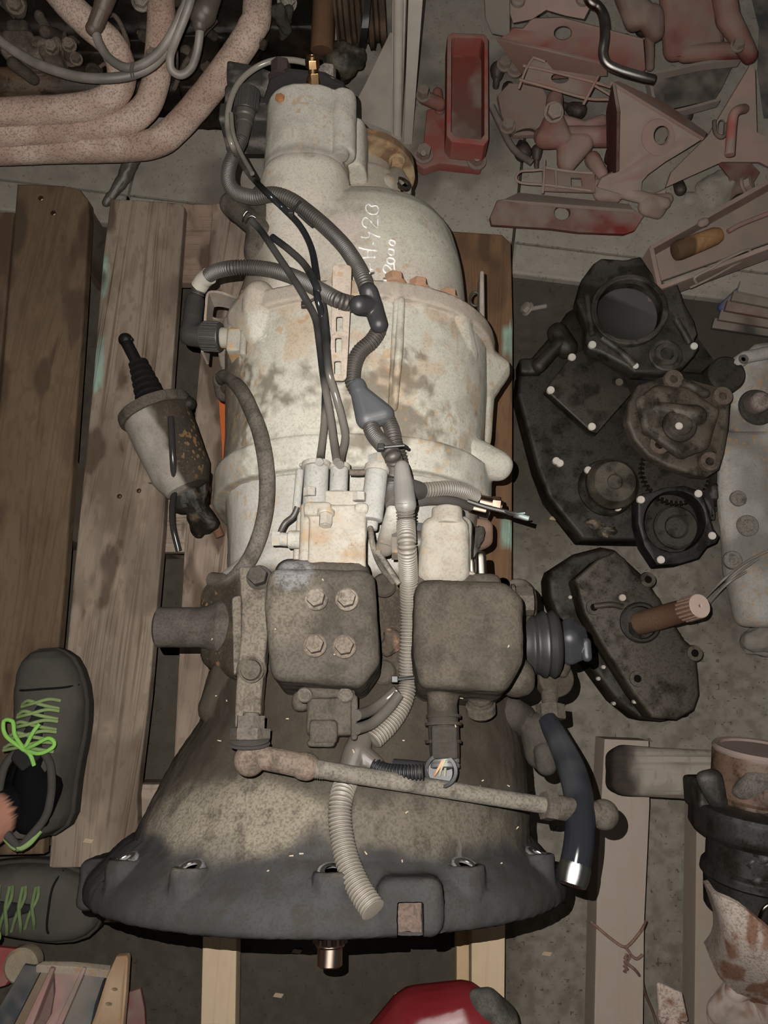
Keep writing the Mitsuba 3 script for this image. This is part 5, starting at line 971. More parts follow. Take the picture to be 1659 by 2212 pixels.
tag(B6, 'dusty triangular gusset bracket with a welded ring hole, leaning over the heap', 'bracket')
ref = ((1330, 190, .20), (1525, 290, .13), (1330, 430, .06))
gc = lambda v, n: (lambda b, k: b * (1 - k) + np.array([.25, .085, .08]) * k)(lerp((.27, .20, .168), (.37, .285, .24), cells(v, 12, 10)), (sstep(.60, .66, cells(v, 17, 11)) * .55)[:, None])
wput('face', P3(ref, [(1325, 182), (1360, 196), (1525, 296), (1478, 326), (1438, 350), (1400, 378), (1388, 392), (1386, 410), (1396, 420), (1418, 418), (1440, 408), (1432, 448), (1290, 405), (1300, 385), (1330, 370)], .008, [circ(1428, 292, 18, 21)], .002), 'dusty_paint', gc, 30, B6)
rx = P3(ref, circ(1420, 296, 36, 40), .002, [circ(1428, 292, 18, 21)], .002); n_ = unit(np.cross(W(*ref[1]) - W(*ref[0]), W(*ref[2]) - W(*ref[0]))); n_ = n_ * np.sign(n_[2])
wput('ring', place(rx, None, n_ * .005), 'dusty_paint', (.30, .20, .168), 30, B6)
wput('side', P3(((1325, 182, .205), (1330, 375, .09), (1316, 250, .135)), [(1330, 178), (1340, 240), (1338, 370), (1318, 378), (1316, 240)], .006), 'dusty_paint', rust((.085, .032, .030), (.13, .055, .05), 14, 12), 30, B6)
wput('folded_rim', P3(((1325, 178, .21), (1525, 288, .14), (1540, 280, .12)), [(1322, 176), (1336, 174), (1440, 222), (1528, 286), (1522, 298)], .006), 'dusty_paint', rust((.20, .115, .095), (.29, .19, .16), 14, 13), 30, B6)
bmm = fuse([hull((*W(1290, 400, .06), .012), (*W(1435, 440, .055), .012)), hull((*W(1300, 415, .05), .018), (*W(1330, 425, .05), .012)), hull((*W(1400, 445, .05), .02), (*W(1440, 430, .05), .012), (*W(1420, 460, .04), .012))], .005, 4)
wput('foot_bar', rough(bmm, .001, 60), 'dusty_paint', rust((.25, .175, .145), (.34, .25, .21), 20, 14), 40, B6)
B7 = 'red_plate'
tag(B7, 'long flat dark red plate with a single round hole lying on the floor', 'plate')
wput('plate', P3(((1060, 490, .045), (1390, 480, .045), (1080, 430, .060)), [(1074, 432), (1090, 429), (1240, 442), (1370, 450), (1392, 466), (1372, 498), (1350, 506), (1250, 502), (1190, 494), (1062, 486), (1058, 470)], .012, [circ(1215, 459, 17, 15)], .003, .002), 'dusty_paint', lambda v, n: lerp((.135, .060, .052), (.17, .022, .018), sstep(W(1300, 0, .05)[0], W(1345, 0, .05)[0], v[:, 0] + .5 * (W(0, 470, .05)[1] - v[:, 1]) + .03 * (cells(v, 30, 15) - .5))), 30, B7)
wput('lip', P3(((1085, 432, .062), (1370, 452, .062), (1100, 405, .03)), [(1086, 431), (1370, 453), (1360, 440), (1120, 415)], .006), 'dusty_paint', (.24, .175, .148), 30, B7)
B8 = 'triangle_bracket'
tag(B8, 'large pinkish triangular bracket with a bent red handle rod at the right edge', 'bracket')
ref = ((1630, 150, .16), (1450, 400, .07), (1659, 330, .10))
wput('face', P3(ref, [(1622, 138), (1632, 150), (1636, 285), (1700, 310), (1700, 380), (1640, 350), (1560, 350), (1438, 405), (1450, 372), (1530, 292)], .008, [circ(1560, 272, 9, 14)], .002), 'dusty_paint', lambda v, n: lerp((.25, .165, .14), (.33, .235, .20), cells(v, 12, 16)), 30, B8)
wput('handle', wtube([(1608, 235, .16), (1594, 238, .185), (1584, 250, .19), (1580, 280, .185), (1576, 335, .175)], .0085, 14), 'dusty_paint', rust((.30, .10, .085), (.33, .2, .17), 20, 17), 45, B8, label='bent red handle rod')
wput('fold', P3(((1560, 350, .075), (1640, 350, .075), (1580, 420, .03)), [(1550, 352), (1610, 340), (1642, 372), (1612, 425), (1574, 450), (1566, 420), (1575, 385)], .008), 'dusty_paint', rust((.09, .035, .032), (.15, .06, .052), 16, 18), 30, B8)
wbolt(1610, 400, .07, .012, B8, (.26, .2, .17), (.5, 0, .6))
wput('u_bolt', wtube([(1543, 262, .125), (1545, 285, .14), (1556, 296, .145), (1566, 290, .14), (1568, 268, .13)], .0042, 10), 'dusty_paint', (.14, .09, .08), 45, B8)
B9 = 'cast_bracket'
tag(B9, 'heavy red-brown cast bracket with a curved arm in the top right corner', 'bracket')
cb = fuse([hull((*W(1445, -40, .14), .02), (*W(1455, 110, .09), .02), (*W(1540, 100, .09), .02), (*W(1530, -40, .14), .02)), hull((*W(1560, -30, .16), .022), (*W(1572, 40, .15), .022)), hull((*W(1572, 40, .15), .022), (*W(1600, 85, .13), .018)), hull((*W(1600, 85, .13), .018), (*W(1618, 120, .11), .016)), hull((*W(1480, 115, .09), .018), (*W(1600, 110, .10), .016))], .006, 2)
wput('body', rough(cb, .0012, 40), 'dusty_paint', rust((.125, .035, .03), (.23, .125, .10), 11, 19), 40, B9)
wbolt(1592, 100, .15, .009, B9)
B10 = 'iron_casting'
tag(B10, 'small brown iron casting with a rounded lug right of the bent steel pipe', 'casting')
hg = fuse([hull((*W(1345, -20, .15), .02), (*W(1370, 45, .12), .02), (*W(1400, 35, .12), .02)), hull((*W(1405, 40, .12), .026), (*W(1415, 70, .11), .018)), hull((*W(1403, 85, .10), .010), (*W(1404, 145, .06), .008))], .006, 4)
wput('body', rough(hg, .001, 50), 'dusty_paint', rust((.15, .085, .070), (.27, .19, .16), 18, 20), 40, B10)
B11 = 'angle_strip'
tag(B11, 'dark flat panel with pale folded edges between the gusset and the cast bracket', 'panel')
wput('panel', P3(((1400, 180, .07), (1600, 130, .07), (1440, 240, .05)), [(1402, 160), (1590, 128), (1560, 190), (1545, 215), (1420, 242)], .006), 'dusty_paint', rust((.035, .034, .032), (.08, .074, .066), 12, 21), 30, B11)
for q in ([(1400, 160, .085), (1450, 150, .09), (1520, 135, .092), (1600, 126, .095)], [(1430, 246, .07), (1490, 232, .075), (1555, 214, .08)], [(1402, 162, .085), (1408, 190, .08), (1413, 216, .075)]):
    wput('folded_edge', bend_sheet(resample(spline(Wt(q)), .01)[0], [0, 0, -.018], .006), 'dusty_paint', (.24, .20, .17), 30, B11)
B12 = 'steel_sheet'
wput(B12, P3(((1618, 0, .02), (1690, 0, .02), (1640, 240, .02)), [(1610, -60), (1760, -60), (1760, 262), (1650, 255), (1636, 150), (1640, 60)], .012), 'dusty_paint', (.062, .062, .066), 30, label='flat blue-grey steel sheet in the top right corner', cat_='sheet')
B13 = 'flat_bracket'
tag(B13, 'dusty flat bracket with a rounded end and bolts under the spring clamp', 'bracket')
wput('plate', P3(((1080, 210, .06), (1180, 180, .06), (1100, 290, .05)), [(1075, 205), (1100, 178), (1170, 182), (1192, 230), (1180, 290), (1110, 292), (1084, 250)], .012, (), .003, .003), 'dusty_paint', rust((.20, .135, .112), (.28, .20, .168), 16, 22), 30, B13)
for x, y in ((1096, 274), (1090, 140), (1112, 152)): wbolt(x, y, .075, .011, B13)
wput('strap', bend_sheet(resample(spline(Wt([(1105, 290, .05), (1125, 278, .07), (1150, 276, .07), (1168, 290, .05)])), .006)[0], [0, .01, -.02], .003), 'dusty_paint', (.15, .11, .09), 35, B13)
wput('dark_rod', wtube([(1062, 230, .06), (1080, 268, .06), (1108, 320, .055), (1150, 352, .05)], .007, 10), 'dusty_paint', (.10, .082, .07), 45, label='dark thin rod lying between the red bracket and the spring clamp', cat_='rod')
wput('broken_stone', rough(fuse([hull((*W(1525, 410, .02), .022), (*W(1560, 400, .02), .03), (*W(1545, 440, .015), .02)), hull((*W(1490, 435, .01), .018), (*W(1510, 430, .012), .014))], .006, 2), .006, 45), 'concrete_kerb', (.2, .2, .2), 45, label='broken chunk of grey concrete behind the pink tray', cat_='stone')
# tray with a wooden-handled tool
B14 = 'metal_tray'
tag(B14, 'long pinkish metal tray lying diagonally beside the brackets', 'tray')
def lerp2(a, b, t): return (a[0] + (b[0] - a[0]) * t, a[1] + (b[1] - a[1]) * t)
zt, zf = .115, .075
tp = [(1410, 532), (1700, 372), (1760, 500), (1424, 618)]
wput('floor', board([(1412, 540), (1700, 384), (1760, 488), (1428, 606)], zf, .006), 'dusty_paint', rust((.27, .20, .168), (.34, .265, .225), 12, 23), 30, B14)
for a, b, th in (((1407, 534), (1700, 370), .008), ((1428, 620), (1760, 496), .008), ((1407, 534), (1426, 622), .008)):
    pa_, pb_ = W(*a, zt), W(*b, zt); wput('side', bend_sheet(np.linspace(pa_, pb_, 8), [0, 0, -(zt - zf + .012)], th), 'dusty_paint', rust((.28, .19, .16), (.36, .27, .23), 14, 24), 30, B14)
wput('knob', m2t(hull((*W(1516, 482, .12), .008), (*W(1522, 480, .12), .008))), 'dusty_paint', (.28, .19, .16), 40, B14)
wput('wire', wtube([(1505, 612, .10), (1502, 598, .115), (1540, 578, .118), (1556, 566, .12), (1600, 545, .118), (1618, 540, .11), (1624, 552, .10)], .0028, 8), 'dusty_paint', (.30, .24, .20), 45, B14)
wput('wire', wtube([(1490, 622, .09), (1540, 598, .10), (1600, 565, .10), (1660, 535, .10)], .0024, 8), 'dusty_paint', (.26, .20, .17), 45, B14)
HT = 'hand_tool'
tag(HT, 'hand tool with a worn orange-brown wooden handle lying in the metal tray', 'tool')
wput('handle', lathe([(0, .008), (.002, .0165), (.012, .0185), (.05, .0178), (.085, .0165), (.094, .013), (.096, .004)], W(1456, 545, .095), W(1575, 498, .098) - W(1456, 545, .095), 32), 'wood_across', rust((.23, .12, .055), (.36, .215, .10), 22, 25), 40, HT)
wput('shank', wtube([(1572, 500, .098), (1600, 485, .10), (1650, 465, .10), (1700, 448, .10)], .0045, 10), 'dusty_paint', (.27, .15, .13), 45, HT)
B15 = 'slat_stack'
tag(B15, 'stack of narrow brown metal slats with a pale top strip at the right edge', 'slats')
for i, (dy, c) in enumerate(((0, (.25, .23, .2)), (20, (.13, .11, .09)), (42, (.12, .062, .05)), (62, (.11, .08, .065)), (80, (.05, .046, .042)))):
    wput('slat', P3(((1580, 610 + dy, .07 - .009 * i), (1659, 630 + dy, .07 - .009 * i), (1580, 640 + dy, .068 - .009 * i)), [(1600 - 14 * i, 606 + dy), (1720, 632 + dy), (1720, 655 + dy), (1594 - 14 * i, 628 + dy)], .007), 'dusty_paint', c, 30, B15)
wput('blue_clip', fuse([hull((*W(1560, 665, .03), .009), (*W(1600, 628, .04), .009))], .004, 2), 'dusty_paint', (.035, .055, .15), 40, label='small blue plastic clip beside the stacked slats', cat_='clip')
wput('loose_bolt', cat(hexbolt(W(1140, 668, .010), (-.7, .3, .4), .010, .008, True), wrod((1144, 668, .010), (1180, 661, .006), .0045)), 'dusty_paint', (.24, .21, .18), 35, label='loose bolt lying on bare concrete right of the gearbox', cat_='bolt')
for i, (x, y, z, s) in enumerate(((1075, 150, .03, .016), (1098, 190, .03, .013), (1130, 330, .03, .018), (1160, 325, .03, .012), (1330, 330, .03, .02), (1250, 240, .03, .017), (1480, 250, .03, .016), (1455, 300, .03, .014), (1390, 60, .04, .018), (1350, 90, .03, .015), (1600, 440, .03, .02), (1470, 410, .03, .012))):  # dark pieces added to darken the gaps, standing in for indistinct clutter
    o = W(x, y, z); d = rng.normal(0, .016, 3) * [1, 1, .3]
    put('dark_filler', fuse([hull((*o, s), (*(o + d), s * .8), (*(o + d * [-.6, 1.3, 0] - [0, 0, .006]), s * .7)), rod(o + d, o + d + unit(d) * .03, s * .45)], .004, 1), 'oily_iron', (.055, .040, .033), 40,
        label='small dark filler scrap added under the brackets to darken the gaps and suggest clutter', cat_='scrap', group='added dark filler pieces under the brackets')

# ================================================================ right: oily timing-gear housing and what lies on it
TGH = 'timing_housing'
tag(TGH, 'large black oily timing gear housing lying flat on the concrete right of the gearbox', 'housing')
BLK, BL2 = (.013, .0105, .008), (.040, .033, .026)
oil = lambda s, a=BLK, b=BL2, f=26: (lambda v, n: lerp(a, b, sstep(.4, .75, cells(v, f, s))))
def pin(x, y, z, r=.0050, parent=TGH, c=(.62, .56, .50)):
    wput('bolt_face', lathe([(-.006, r * 1.35), (0, r * 1.35), (.0012, r * 1.2), (.0014, r), (.0022, r * .96), (.0024, r * .3)], W(x, y, z), (0, 0, 1), 20), 'cast_grime' if r < .003 else 'plain', c, 30, parent)
wput('plate', P3(flat(.055), [(1226, 672), (1262, 650), (1330, 700), (1480, 800), (1590, 810), (1592, 860), (1570, 1000), (1548, 1060), (1546, 1120), (1440, 1170), (1300, 1168), (1258, 1166), (1185, 1075), (1160, 1010), (1118, 850), (1122, 800), (1150, 770), (1200, 712)], .055, [circ(1462, 1122, 72, 68)], .008, .006, seg=3), 'oily_iron', oil(1), 30, TGH)
wput('base', P3(flat(.012), [(1235, 690), (1480, 690), (1580, 830), (1552, 1100), (1470, 1200), (1320, 1150), (1170, 1000), (1140, 830)], .010), 'oily_iron', (.03, .025, .02), 30, TGH)
wput('lugs', fuse([wbox(1122, 772, 1172, 806, .07, .02, .006), hull((*W(1205, 720, .07), .02), (*W(1222, 750, .07), .022)), hull((*W(1165, 790, .07), .014), (*W(1210, 740, .08), .012))], .005, 3), 'oily_iron', oil(2), 40, TGH)
wput('cover_plate', P3(((1180, 838, .085), (1280, 950, .085), (1345, 820, .085)), [(1178, 842), (1184, 832), (1236, 766), (1262, 752), (1350, 815), (1365, 850), (1290, 936), (1276, 932)], .022, (), .003, .003), 'oily_iron', oil(3, (.020, .016, .012), (.060, .050, .038), 40), 30, TGH)
for x, y, z in ((1190, 842, .088), (1236, 771, .088), (1279, 921, .088), (1338, 825, .087)): pin(x, y, z, .0052, c=(.60, .55, .48) if x != 1338 else (.12, .1, .08))
wput('round_cap', lathe([(0, .046), (.020, .046), (.024, .043), (.026, .041), (.030, .039), (.034, .036), (.034, .014), (.030, .012), (.030, .001)], W(1317, 1050, .055), (0, 0, 1), 56), 'oily_iron', oil(4, (.045, .038, .028), (.10, .085, .064), 40), 30, TGH)
wput('round_cap', lathe([(0, .052), (.004, .052), (.007, .048), (.007, .001)], W(1311, 1054, .055), (0, 0, 1), 56), 'oily_iron', oil(5), 30, TGH)
for x, y in ((1271, 1015), (1335, 1096), (1202, 995), (1210, 880 if False else 1000)): pin(x, y, .066, .0050)
# lower ring with the gear showing in its opening
rg = [(1378, 1078), (1388, 1066), (1410, 1062), (1440, 1052), (1480, 1048), (1505, 1056), (1522, 1072), (1532, 1110), (1542, 1140), (1556, 1158), (1550, 1172), (1528, 1182), (1510, 1206), (1470, 1218), (1440, 1220), (1420, 1222), (1412, 1210), (1392, 1180), (1378, 1130)]
wput('ring', P3(flat(.105), rg, .035, [circ(1458, 1126, 66, 66, 48)], .004, .003), 'oily_iron', oil(6, (.016, .015, .015), (.04, .038, .036), 30), 30, TGH)
gm = W(1448, 1108, .03); g_ = []
for k in range(44):
    a = k / 44 * 2 * np.pi; g_ += [(.056 * math.cos(a - .03), .056 * math.sin(a - .03)), (.061 * math.cos(a - .012), .061 * math.sin(a - .012)), (.061 * math.cos(a + .03), .061 * math.sin(a + .03)), (.056 * math.cos(a + .045), .056 * math.sin(a + .045))]
wput('gear', place(prism(Polygon(g_), 0, .018, .001), None, W(1452, 1022, .055) * [1, 1, 0] + [0, 0, .056]), 'oily_iron', (.03, .024, .018), 30, TGH)
wput('gear', lathe([(0, .04), (.006, .04), (.010, .036), (.010, .022), (.004, .018), (.004, .001)], W(1458, 1140, .02), (0, 0, 1), 40), 'oily_iron', (.05, .044, .036), 30, TGH)
for x, y in ((1385, 1079), (1509, 1066), (1539, 1157), (1428, 1209)): pin(x, y, .107)
for x, y in ((1286, 1130), (1310, 1140)): wput('sludge', rough(fuse([hull((*W(x - 14, y, .052), .008), (*W(x + 14, y + 8, .052), .008), (*W(x, y + 15, .05), .006))], .004, 1), .006, 120), 'oily_iron', oil(7, (.03, .024, .018), (.25, .19, .13), 90), 45, TGH)
# upper ring casting resting on it
URC = 'ring_casting'
tag(URC, 'dark oily casting with a big round opening, lying across the top of the timing housing', 'casting')
ro = [(1245, 648), (1258, 600), (1282, 568), (1300, 556), (1350, 560), (1385, 552), (1400, 575), (1425, 610), (1465, 610), (1480, 655), (1500, 690), (1508, 720), (1500, 735), (1512, 750), (1500, 768), (1478, 792), (1430, 806), (1370, 804), (1356, 792), (1300, 762), (1272, 752), (1266, 738), (1266, 700)]
wput('body', P3(((1270, 745, .115), (1500, 748, .115), (1330, 570, .105)), ro, .028, [circ(1361, 668, 70, 64, 56)], .006, .005, seg=3), 'oily_iron', oil(11, (.028, .024, .020), (.075, .066, .055), 22), 30, URC)
for k in range(1):
    rr = circ(1361, 668, 84, 76, 64)
    wput('rim', P3(((1270, 745, .127), (1500, 748, .127), (1330, 570, .117)), rr, .014, [circ(1361, 668, 71, 65, 64)], .004), 'oily_iron', oil(12, (.03, .026, .022), (.085, .075, .062), 30), 30, URC)
wput('seal_boss', lathe([(0, .030), (.006, .030), (.008, .027), (.008, .022), (.012, .020), (.012, .012), (.002, .010), (.002, .001)], W(1436, 770, .113), (0, 0, 1), 40), 'oily_iron', oil(13, (.03, .026, .022), (.075, .066, .055), 30), 30, URC)
for q in ([(1300, 730, .118), (1340, 760, .118), (1370, 790, .117)], [(1460, 690, .118), (1478, 720, .118), (1490, 742, .117)], [(1268, 640, .112), (1275, 690, .114), (1280, 725, .116)]):
    wput('rib', wtube(q, .006, 10), 'oily_iron', oil(14, (.04, .035, .03), (.09, .08, .068)), 45, URC)
for x, y, r in ((1280, 744, .0052), (1500, 747, .0048), (1373, 790, .0044)): pin(x, y, .118, r, URC, (.55, .52, .47))
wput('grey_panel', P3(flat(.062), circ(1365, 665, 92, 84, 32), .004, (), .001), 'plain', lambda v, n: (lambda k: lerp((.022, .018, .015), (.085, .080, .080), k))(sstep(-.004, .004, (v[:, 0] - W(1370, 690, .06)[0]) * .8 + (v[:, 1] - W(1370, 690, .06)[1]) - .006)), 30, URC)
PUC = 'pump_cover'
tag(PUC, 'dark brown round cover with four bolt holes resting on the timing housing', 'cover')
po = [(1438, 810), (1448, 802), (1470, 806), (1474, 828), (1520, 836), (1545, 842), (1556, 838), (1572, 846), (1580, 868), (1575, 930), (1566, 980), (1556, 1014), (1530, 1030), (1500, 1026), (1440, 1006), (1400, 985), (1370, 950), (1355, 910), (1358, 870), (1380, 830)]
pref = ((1380, 830, .135), (1560, 850, .13), (1400, 985, .13))
wput('body', P3(pref, po, .022, [circ(1455, 819, 8), circ(1561, 856, 8), circ(1424, 961, 8), circ(1533, 997, 9)], .006, .004, seg=3), 'oily_iron', oil(21, (.060, .048, .036), (.125, .104, .080), 26), 30, PUC)
dm = fuse([hull(*[(*W(x, y, .136), .010) for x, y in ((1385, 870), (1400, 930), (1470, 980), (1520, 960), (1540, 890), (1480, 850), (1420, 845))]), hull((*W(1480, 828, .135), .008), (*W(1525, 850, .135), .008)), hull((*W(1420, 880, .142), .010), (*W(1500, 900, .142), .02))], .005, 4)
wput('dome', rough(dm, .0015, 50), 'oily_iron', oil(22, (.055, .044, .033), (.125, .105, .08), 30), 40, PUC)
wput('hub', lathe([(0, .029), (.004, .029), (.007, .026), (.007, .020), (.009, .018), (.009, .001)], W(1467, 920, .148), (0, 0, 1), 44), 'oily_iron', oil(23, (.05, .04, .032), (.10, .085, .066), 40), 30, PUC)
pin(1467, 920, .158, .0048, PUC)
for x, y in ((1455, 819), (1561, 856), (1424, 961), (1533, 997)): wput('ear', lathe([(0, .0072), (.001, .0072), (.001, .0155), (.002, .0165), (-.004, .0175), (-.006, .0073), (0, .0072)], W(x, y, .137), (0, 0, 1), 28), 'cast_grime', (.15, .115, .092), 30, PUC)
wput('drum', lathe([(0, .034), (.05, .034), (.055, .030), (.055, .001)], W(1545, 830, .03), (0, 0, 1), 44), 'oily_iron', (.04, .034, .028), 30, TGH)
for x, y, r in ((1578, 950, .018), (1575, 1020, .02), (1550, 1060, .018)): wput('sludge', rough(fuse([hull((*W(x, y, .045), r), (*W(x - 14, y + 14, .04), r))], .005, 1), .006, 90), 'oily_iron', oil(8, (.02, .016, .012), (.06, .048, .036), 60), 45, TGH)

# gear case cover with a splined shaft standing up from it
GCC = 'gear_case'
tag(GCC, 'elongated dark gear case with a long splined shaft sticking up, lying on the concrete', 'gear case')
top = [(1243, 1250), (1290, 1208), (1330, 1190), (1352, 1206), (1370, 1236), (1390, 1250), (1400, 1242), (1412, 1252), (1408, 1272), (1425, 1290), (1445, 1330), (1478, 1380), (1500, 1398), (1512, 1408), (1505, 1424), (1508, 1450), (1512, 1500), (1500, 1535), (1462, 1556), (1410, 1552), (1370, 1500), (1300, 1390), (1262, 1325)]
low = [(1183, 1248), (1190, 1228), (1240, 1196), (1300, 1180), (1330, 1186), (1400, 1250), (1500, 1410), (1510, 1500), (1490, 1548), (1430, 1560), (1380, 1556), (1330, 1515), (1260, 1420), (1198, 1320), (1186, 1290)]
wput('case', P3(flat(.06), low, .06, (), .010, .006, seg=3), 'oily_iron', oil(31, (.016, .012, .009), (.04, .032, .024)), 30, GCC)
wput('lid', P3(((1243, 1250, .112), (1400, 1242, .112), (1462, 1540, .112)), top, .052, (), .006, .004, seg=3), 'oily_iron', oil(32, (.032, .025, .018), (.088, .072, .054), 24), 30, GCC)
for x, y in ((1400, 1252), (1501, 1411), (1283, 1312), (1377, 1466)): wput('bolt_ear', lathe([(0, .0062), (.001, .0062), (.001, .0125), (-.004, .0135), (-.006, .0063), (0, .0062)], W(x, y, .1135), (0, 0, 1), 24), 'oily_iron', (.07, .056, .042), 30, GCC); wput('bolt_hole', lathe([(0, .0061), (.0004, .006), (.0005, .001)], W(x, y, .1125), (0, 0, 1), 18), 'plain', (.008, .007, .006), 30, GCC)
wput('seal_ring', lathe([(0, .034), (.004, .034), (.006, .031), (.006, .027), (-.004, .025), (-.004, .001)], W(1383, 1345, .112), (0, 0, 1), 44), 'oily_iron', (.018, .015, .012), 30, GCC)
s0, s1 = W(1385, 1346, .110), W(1511, 1309, .245)
wput('shaft', rough(lathe([(0, .019), (.05, .019), (np.linalg.norm(s1 - s0) - .036, .0175), (np.linalg.norm(s1 - s0), .0165)], s0, s1 - s0, 32), .0004, 80), 'rusty_pipe', rust((.10, .055, .035), (.17, .105, .065), 24, 33), 35, GCC, label='rusty brown splined shaft')
sx = unit(s1 - s0); SR = frame(sx); sp = []
for k in range(16):
    a = k / 16 * 2 * np.pi; q = SR @ np.array([math.cos(a) * .0168, math.sin(a) * .0168, 0]); sp.append(rod(s1 - sx * .032 + q, s1 + q * .96, .0026, 6, .0004))
wput('spline_teeth', cat(*sp), 'rusty_pipe', (.26, .17, .13), 30, GCC)
wput('shaft_end', lathe([(0, .0182), (.0015, .0175), (.002, .004), (.0018, .003), (-.002, .0005)], s1, sx, 32), 'plain', (.46, .35, .30), 30, GCC, label='pale pinkish shaft end face')
for x, y in ((1256, 1360), (1232, 1290), (1304, 1441), (1293, 1466 + 0), (1326, 1520), (1371, 1516)): pin(x, y, .072 if x < 1300 else .085, .0026, GCC, (.55, .5, .44))
pin(1345, 1291, .114, .0045, GCC, (.5, .42, .36))
wput('rib', wtube([(1283, 1310, .113), (1320, 1306, .116), (1345, 1311, .114)], .005, 8), 'oily_iron', oil(34, (.05, .04, .03), (.1, .08, .06)), 45, GCC)

# dusty aluminium housing at the right edge
ALH = 'aluminium_housing'
tag(ALH, 'pale dusty aluminium engine cover lying at the right edge', 'housing')
al = fuse([hull(*[(*W(x, y, .055), .02) for x, y in ((1572, 1050), (1588, 1240), (1610, 1330), (1750, 1330), (1750, 1050))]), hull(*[(*W(x, y, .05), .02) for x, y in ((1600, 860), (1600, 810), (1640, 765), (1750, 760), (1750, 950), (1590, 950))]),
           hull((*W(1570, 800, .07), .012), (*W(1610, 772, .08), .012)), hull((*W(1610, 772, .08), .012), (*W(1720, 750, .09), .012)), hull((*W(1570, 950, .06), .016), (*W(1570, 1060, .06), .016), (*W(1750, 950, .06), .016), (*W(1750, 1060, .06), .016))], .007, 4)
wput('body', rough(al, .0018, 40), 'cast_paint', rust((.20, .188, .168), (.38, .36, .33), 14, 41), 45, ALH)
for x, y, r in ((1594, 1077, .014), (1614, 1136, .019), (1582, 1210, .016)): wput('boss', lathe([(-.004, r), (.003, r), (.005, r * .9), (.0055, r * .55), (.003, r * .5), (.003, .001)], W(x, y, .076), (0, 0, 1), 32), 'cast_grime', (.21, .19, .165), 30, ALH)
wput('knob', fuse([hull((*W(1630, 872, .08), .020), (*W(1642, 868, .11), .018))], .004, 3), 'cast_grime', rust((.22, .17, .145), (.32, .26, .23), 30, 42), 40, ALH)
wput('knob', lathe([(0, .034), (.004, .032), (.005, .024), (.001, .001)], W(1635, 880, .074), (0, 0, 1), 36), 'oily_iron', (.05, .045, .04), 30, ALH)
wput('bolt_hole', lathe([(0, .009), (.002, .0085), (.002, .005), (-.004, .001)], W(1606, 776, .094), (0, 0, 1), 20), 'cast_grime', (.12, .11, .1), 30, ALH)
for q in ([(1515, 1300, .03), (1560, 1255, .085), (1610, 1215, .08), (1680, 1180, .08)], [(1530, 1306, .03), (1580, 1250, .084), (1640, 1205, .08)], [(1522, 1312, .03), (1570, 1262, .084), (1612, 1235, .08)]):
    wput('cable', wtube(q, .0024, 8), 'rubber', (.20, .175, .15), 45, ALH)
wput('glove_lump', rough(fuse([hull((*W(1625, 1385, .03), .02), (*W(1660, 1372, .03), .024), (*W(1700, 1380, .03), .02)), hull((*W(1618, 1398, .02), .012), (*W(1650, 1405, .02), .012))], .005, 2), .006, 70), 'plain', (.20, .18, .155), 45, label='crumpled grey rag on the concrete at the right edge', cat_='rag')

# ================================================================ lower right: turbocharger, white rusty casting, small bracket
TU = 'turbocharger'
tag(TU, 'black oily turbocharger with a rusty brown inlet standing over the pale timber frame', 'turbocharger')
ta, tb = W(1640, 1640, .225), W(1625, 1960, .19)
td = unit(tb - ta)
LT = np.linalg.norm(tb - ta); pr_ = [(-.012, .054), (-.012, .0620), (-.006, .064), (.050, .064), (.056, .060), (.06, .062), (.066, .089), (.072, .092), (.10, .092), (.108, .086), (.112, .066), (.15, .066), (.156, .072), (.166, .073), (.170, .068), (.215, .065), (.225, .02)]
tb_m = lathe(pr_, ta, td, 72)
wput('body', rough(tb_m.subdivide().subdivide(), .0012, 50), 'oily_iron', lambda v, n: (lambda s: lerp((.14, .088, .062), (.024, .021, .019), sstep(.054, .064, s)) * (.75 + .5 * cells(v, 30, 51))[:, None])((v - ta) @ td), 35, TU)
wput('inlet_rim', lathe([(-.0125, .054), (-.016, .055), (-.017, .0625), (-.012, .0645), (-.008, .063)], ta, td, 64), 'dusty_paint', (.27, .205, .18), 35, TU)
lug = W(1535, 1695, .25); wput('flange_lug', fuse([hull((*W(1520, 1682, .24), .011), (*W(1550, 1730, .235), .014), (*W(1540, 1682, .24), .014)), wbox(1508, 1684, 1570, 1752, .235, .17, .006)], .005, 3), 'oily_iron', oil(52, (.024, .022, .020), (.07, .062, .054), 36), 40, TU)
wput('saddle', rough(fuse([hull((*W(1625, 1680, .272), .010), (*W(1665, 1680, .278), .012), (*W(1600, 1708, .262), .012), (*W(1690, 1715, .265), .014))], .005, 3), .002, 50), 'cast_grime', (.135, .12, .105), 40, TU)
wput('oil_sludge', rough(fuse([hull((*W(1640, 1800, .27), .016), (*W(1672, 1790, .27), .02), (*W(1655, 1840, .265), .018)), hull((*W(1618, 1868, .25), .010), (*W(1660, 1840, .26), .016)), hull((*W(1640, 1900, .25), .014), (*W(1680, 1900, .25), .02))], .005, 2), .008, 80), 'oily_iron', oil(53, (.02, .02, .022), (.13, .125, .125), 60), 45, TU)
wput('thin_wire', wtube([(1640, 1985, .26), (1650, 1962, .27), (1668, 1950, .27)], .0025, 8), 'bare_metal', (.4, .36, .31), 45, TU)
WH = 'elbow_casting'
tag(WH, 'white-painted cast elbow with brown rust streaks in the lower right corner', 'elbow')
wc = lambda v, n: (lambda f, g: lerp((.44, .37, .32), (.23, .115, .075), np.clip(sstep(.52, .64, f) * .9 + sstep(.6, .7, g) * .4, 0, 1)))(meshkit.fbm(np.stack([v[:, 0] * 55, v[:, 1] * 9, v[:, 2] * 20], 1), 3, 61), cells(v, 70, 62))
qs = [(1517, 1902, .16), (1545, 1935, .20), (1585, 1948, .215), (1630, 1985, .225), (1690, 2040, .225)]
sheet = []
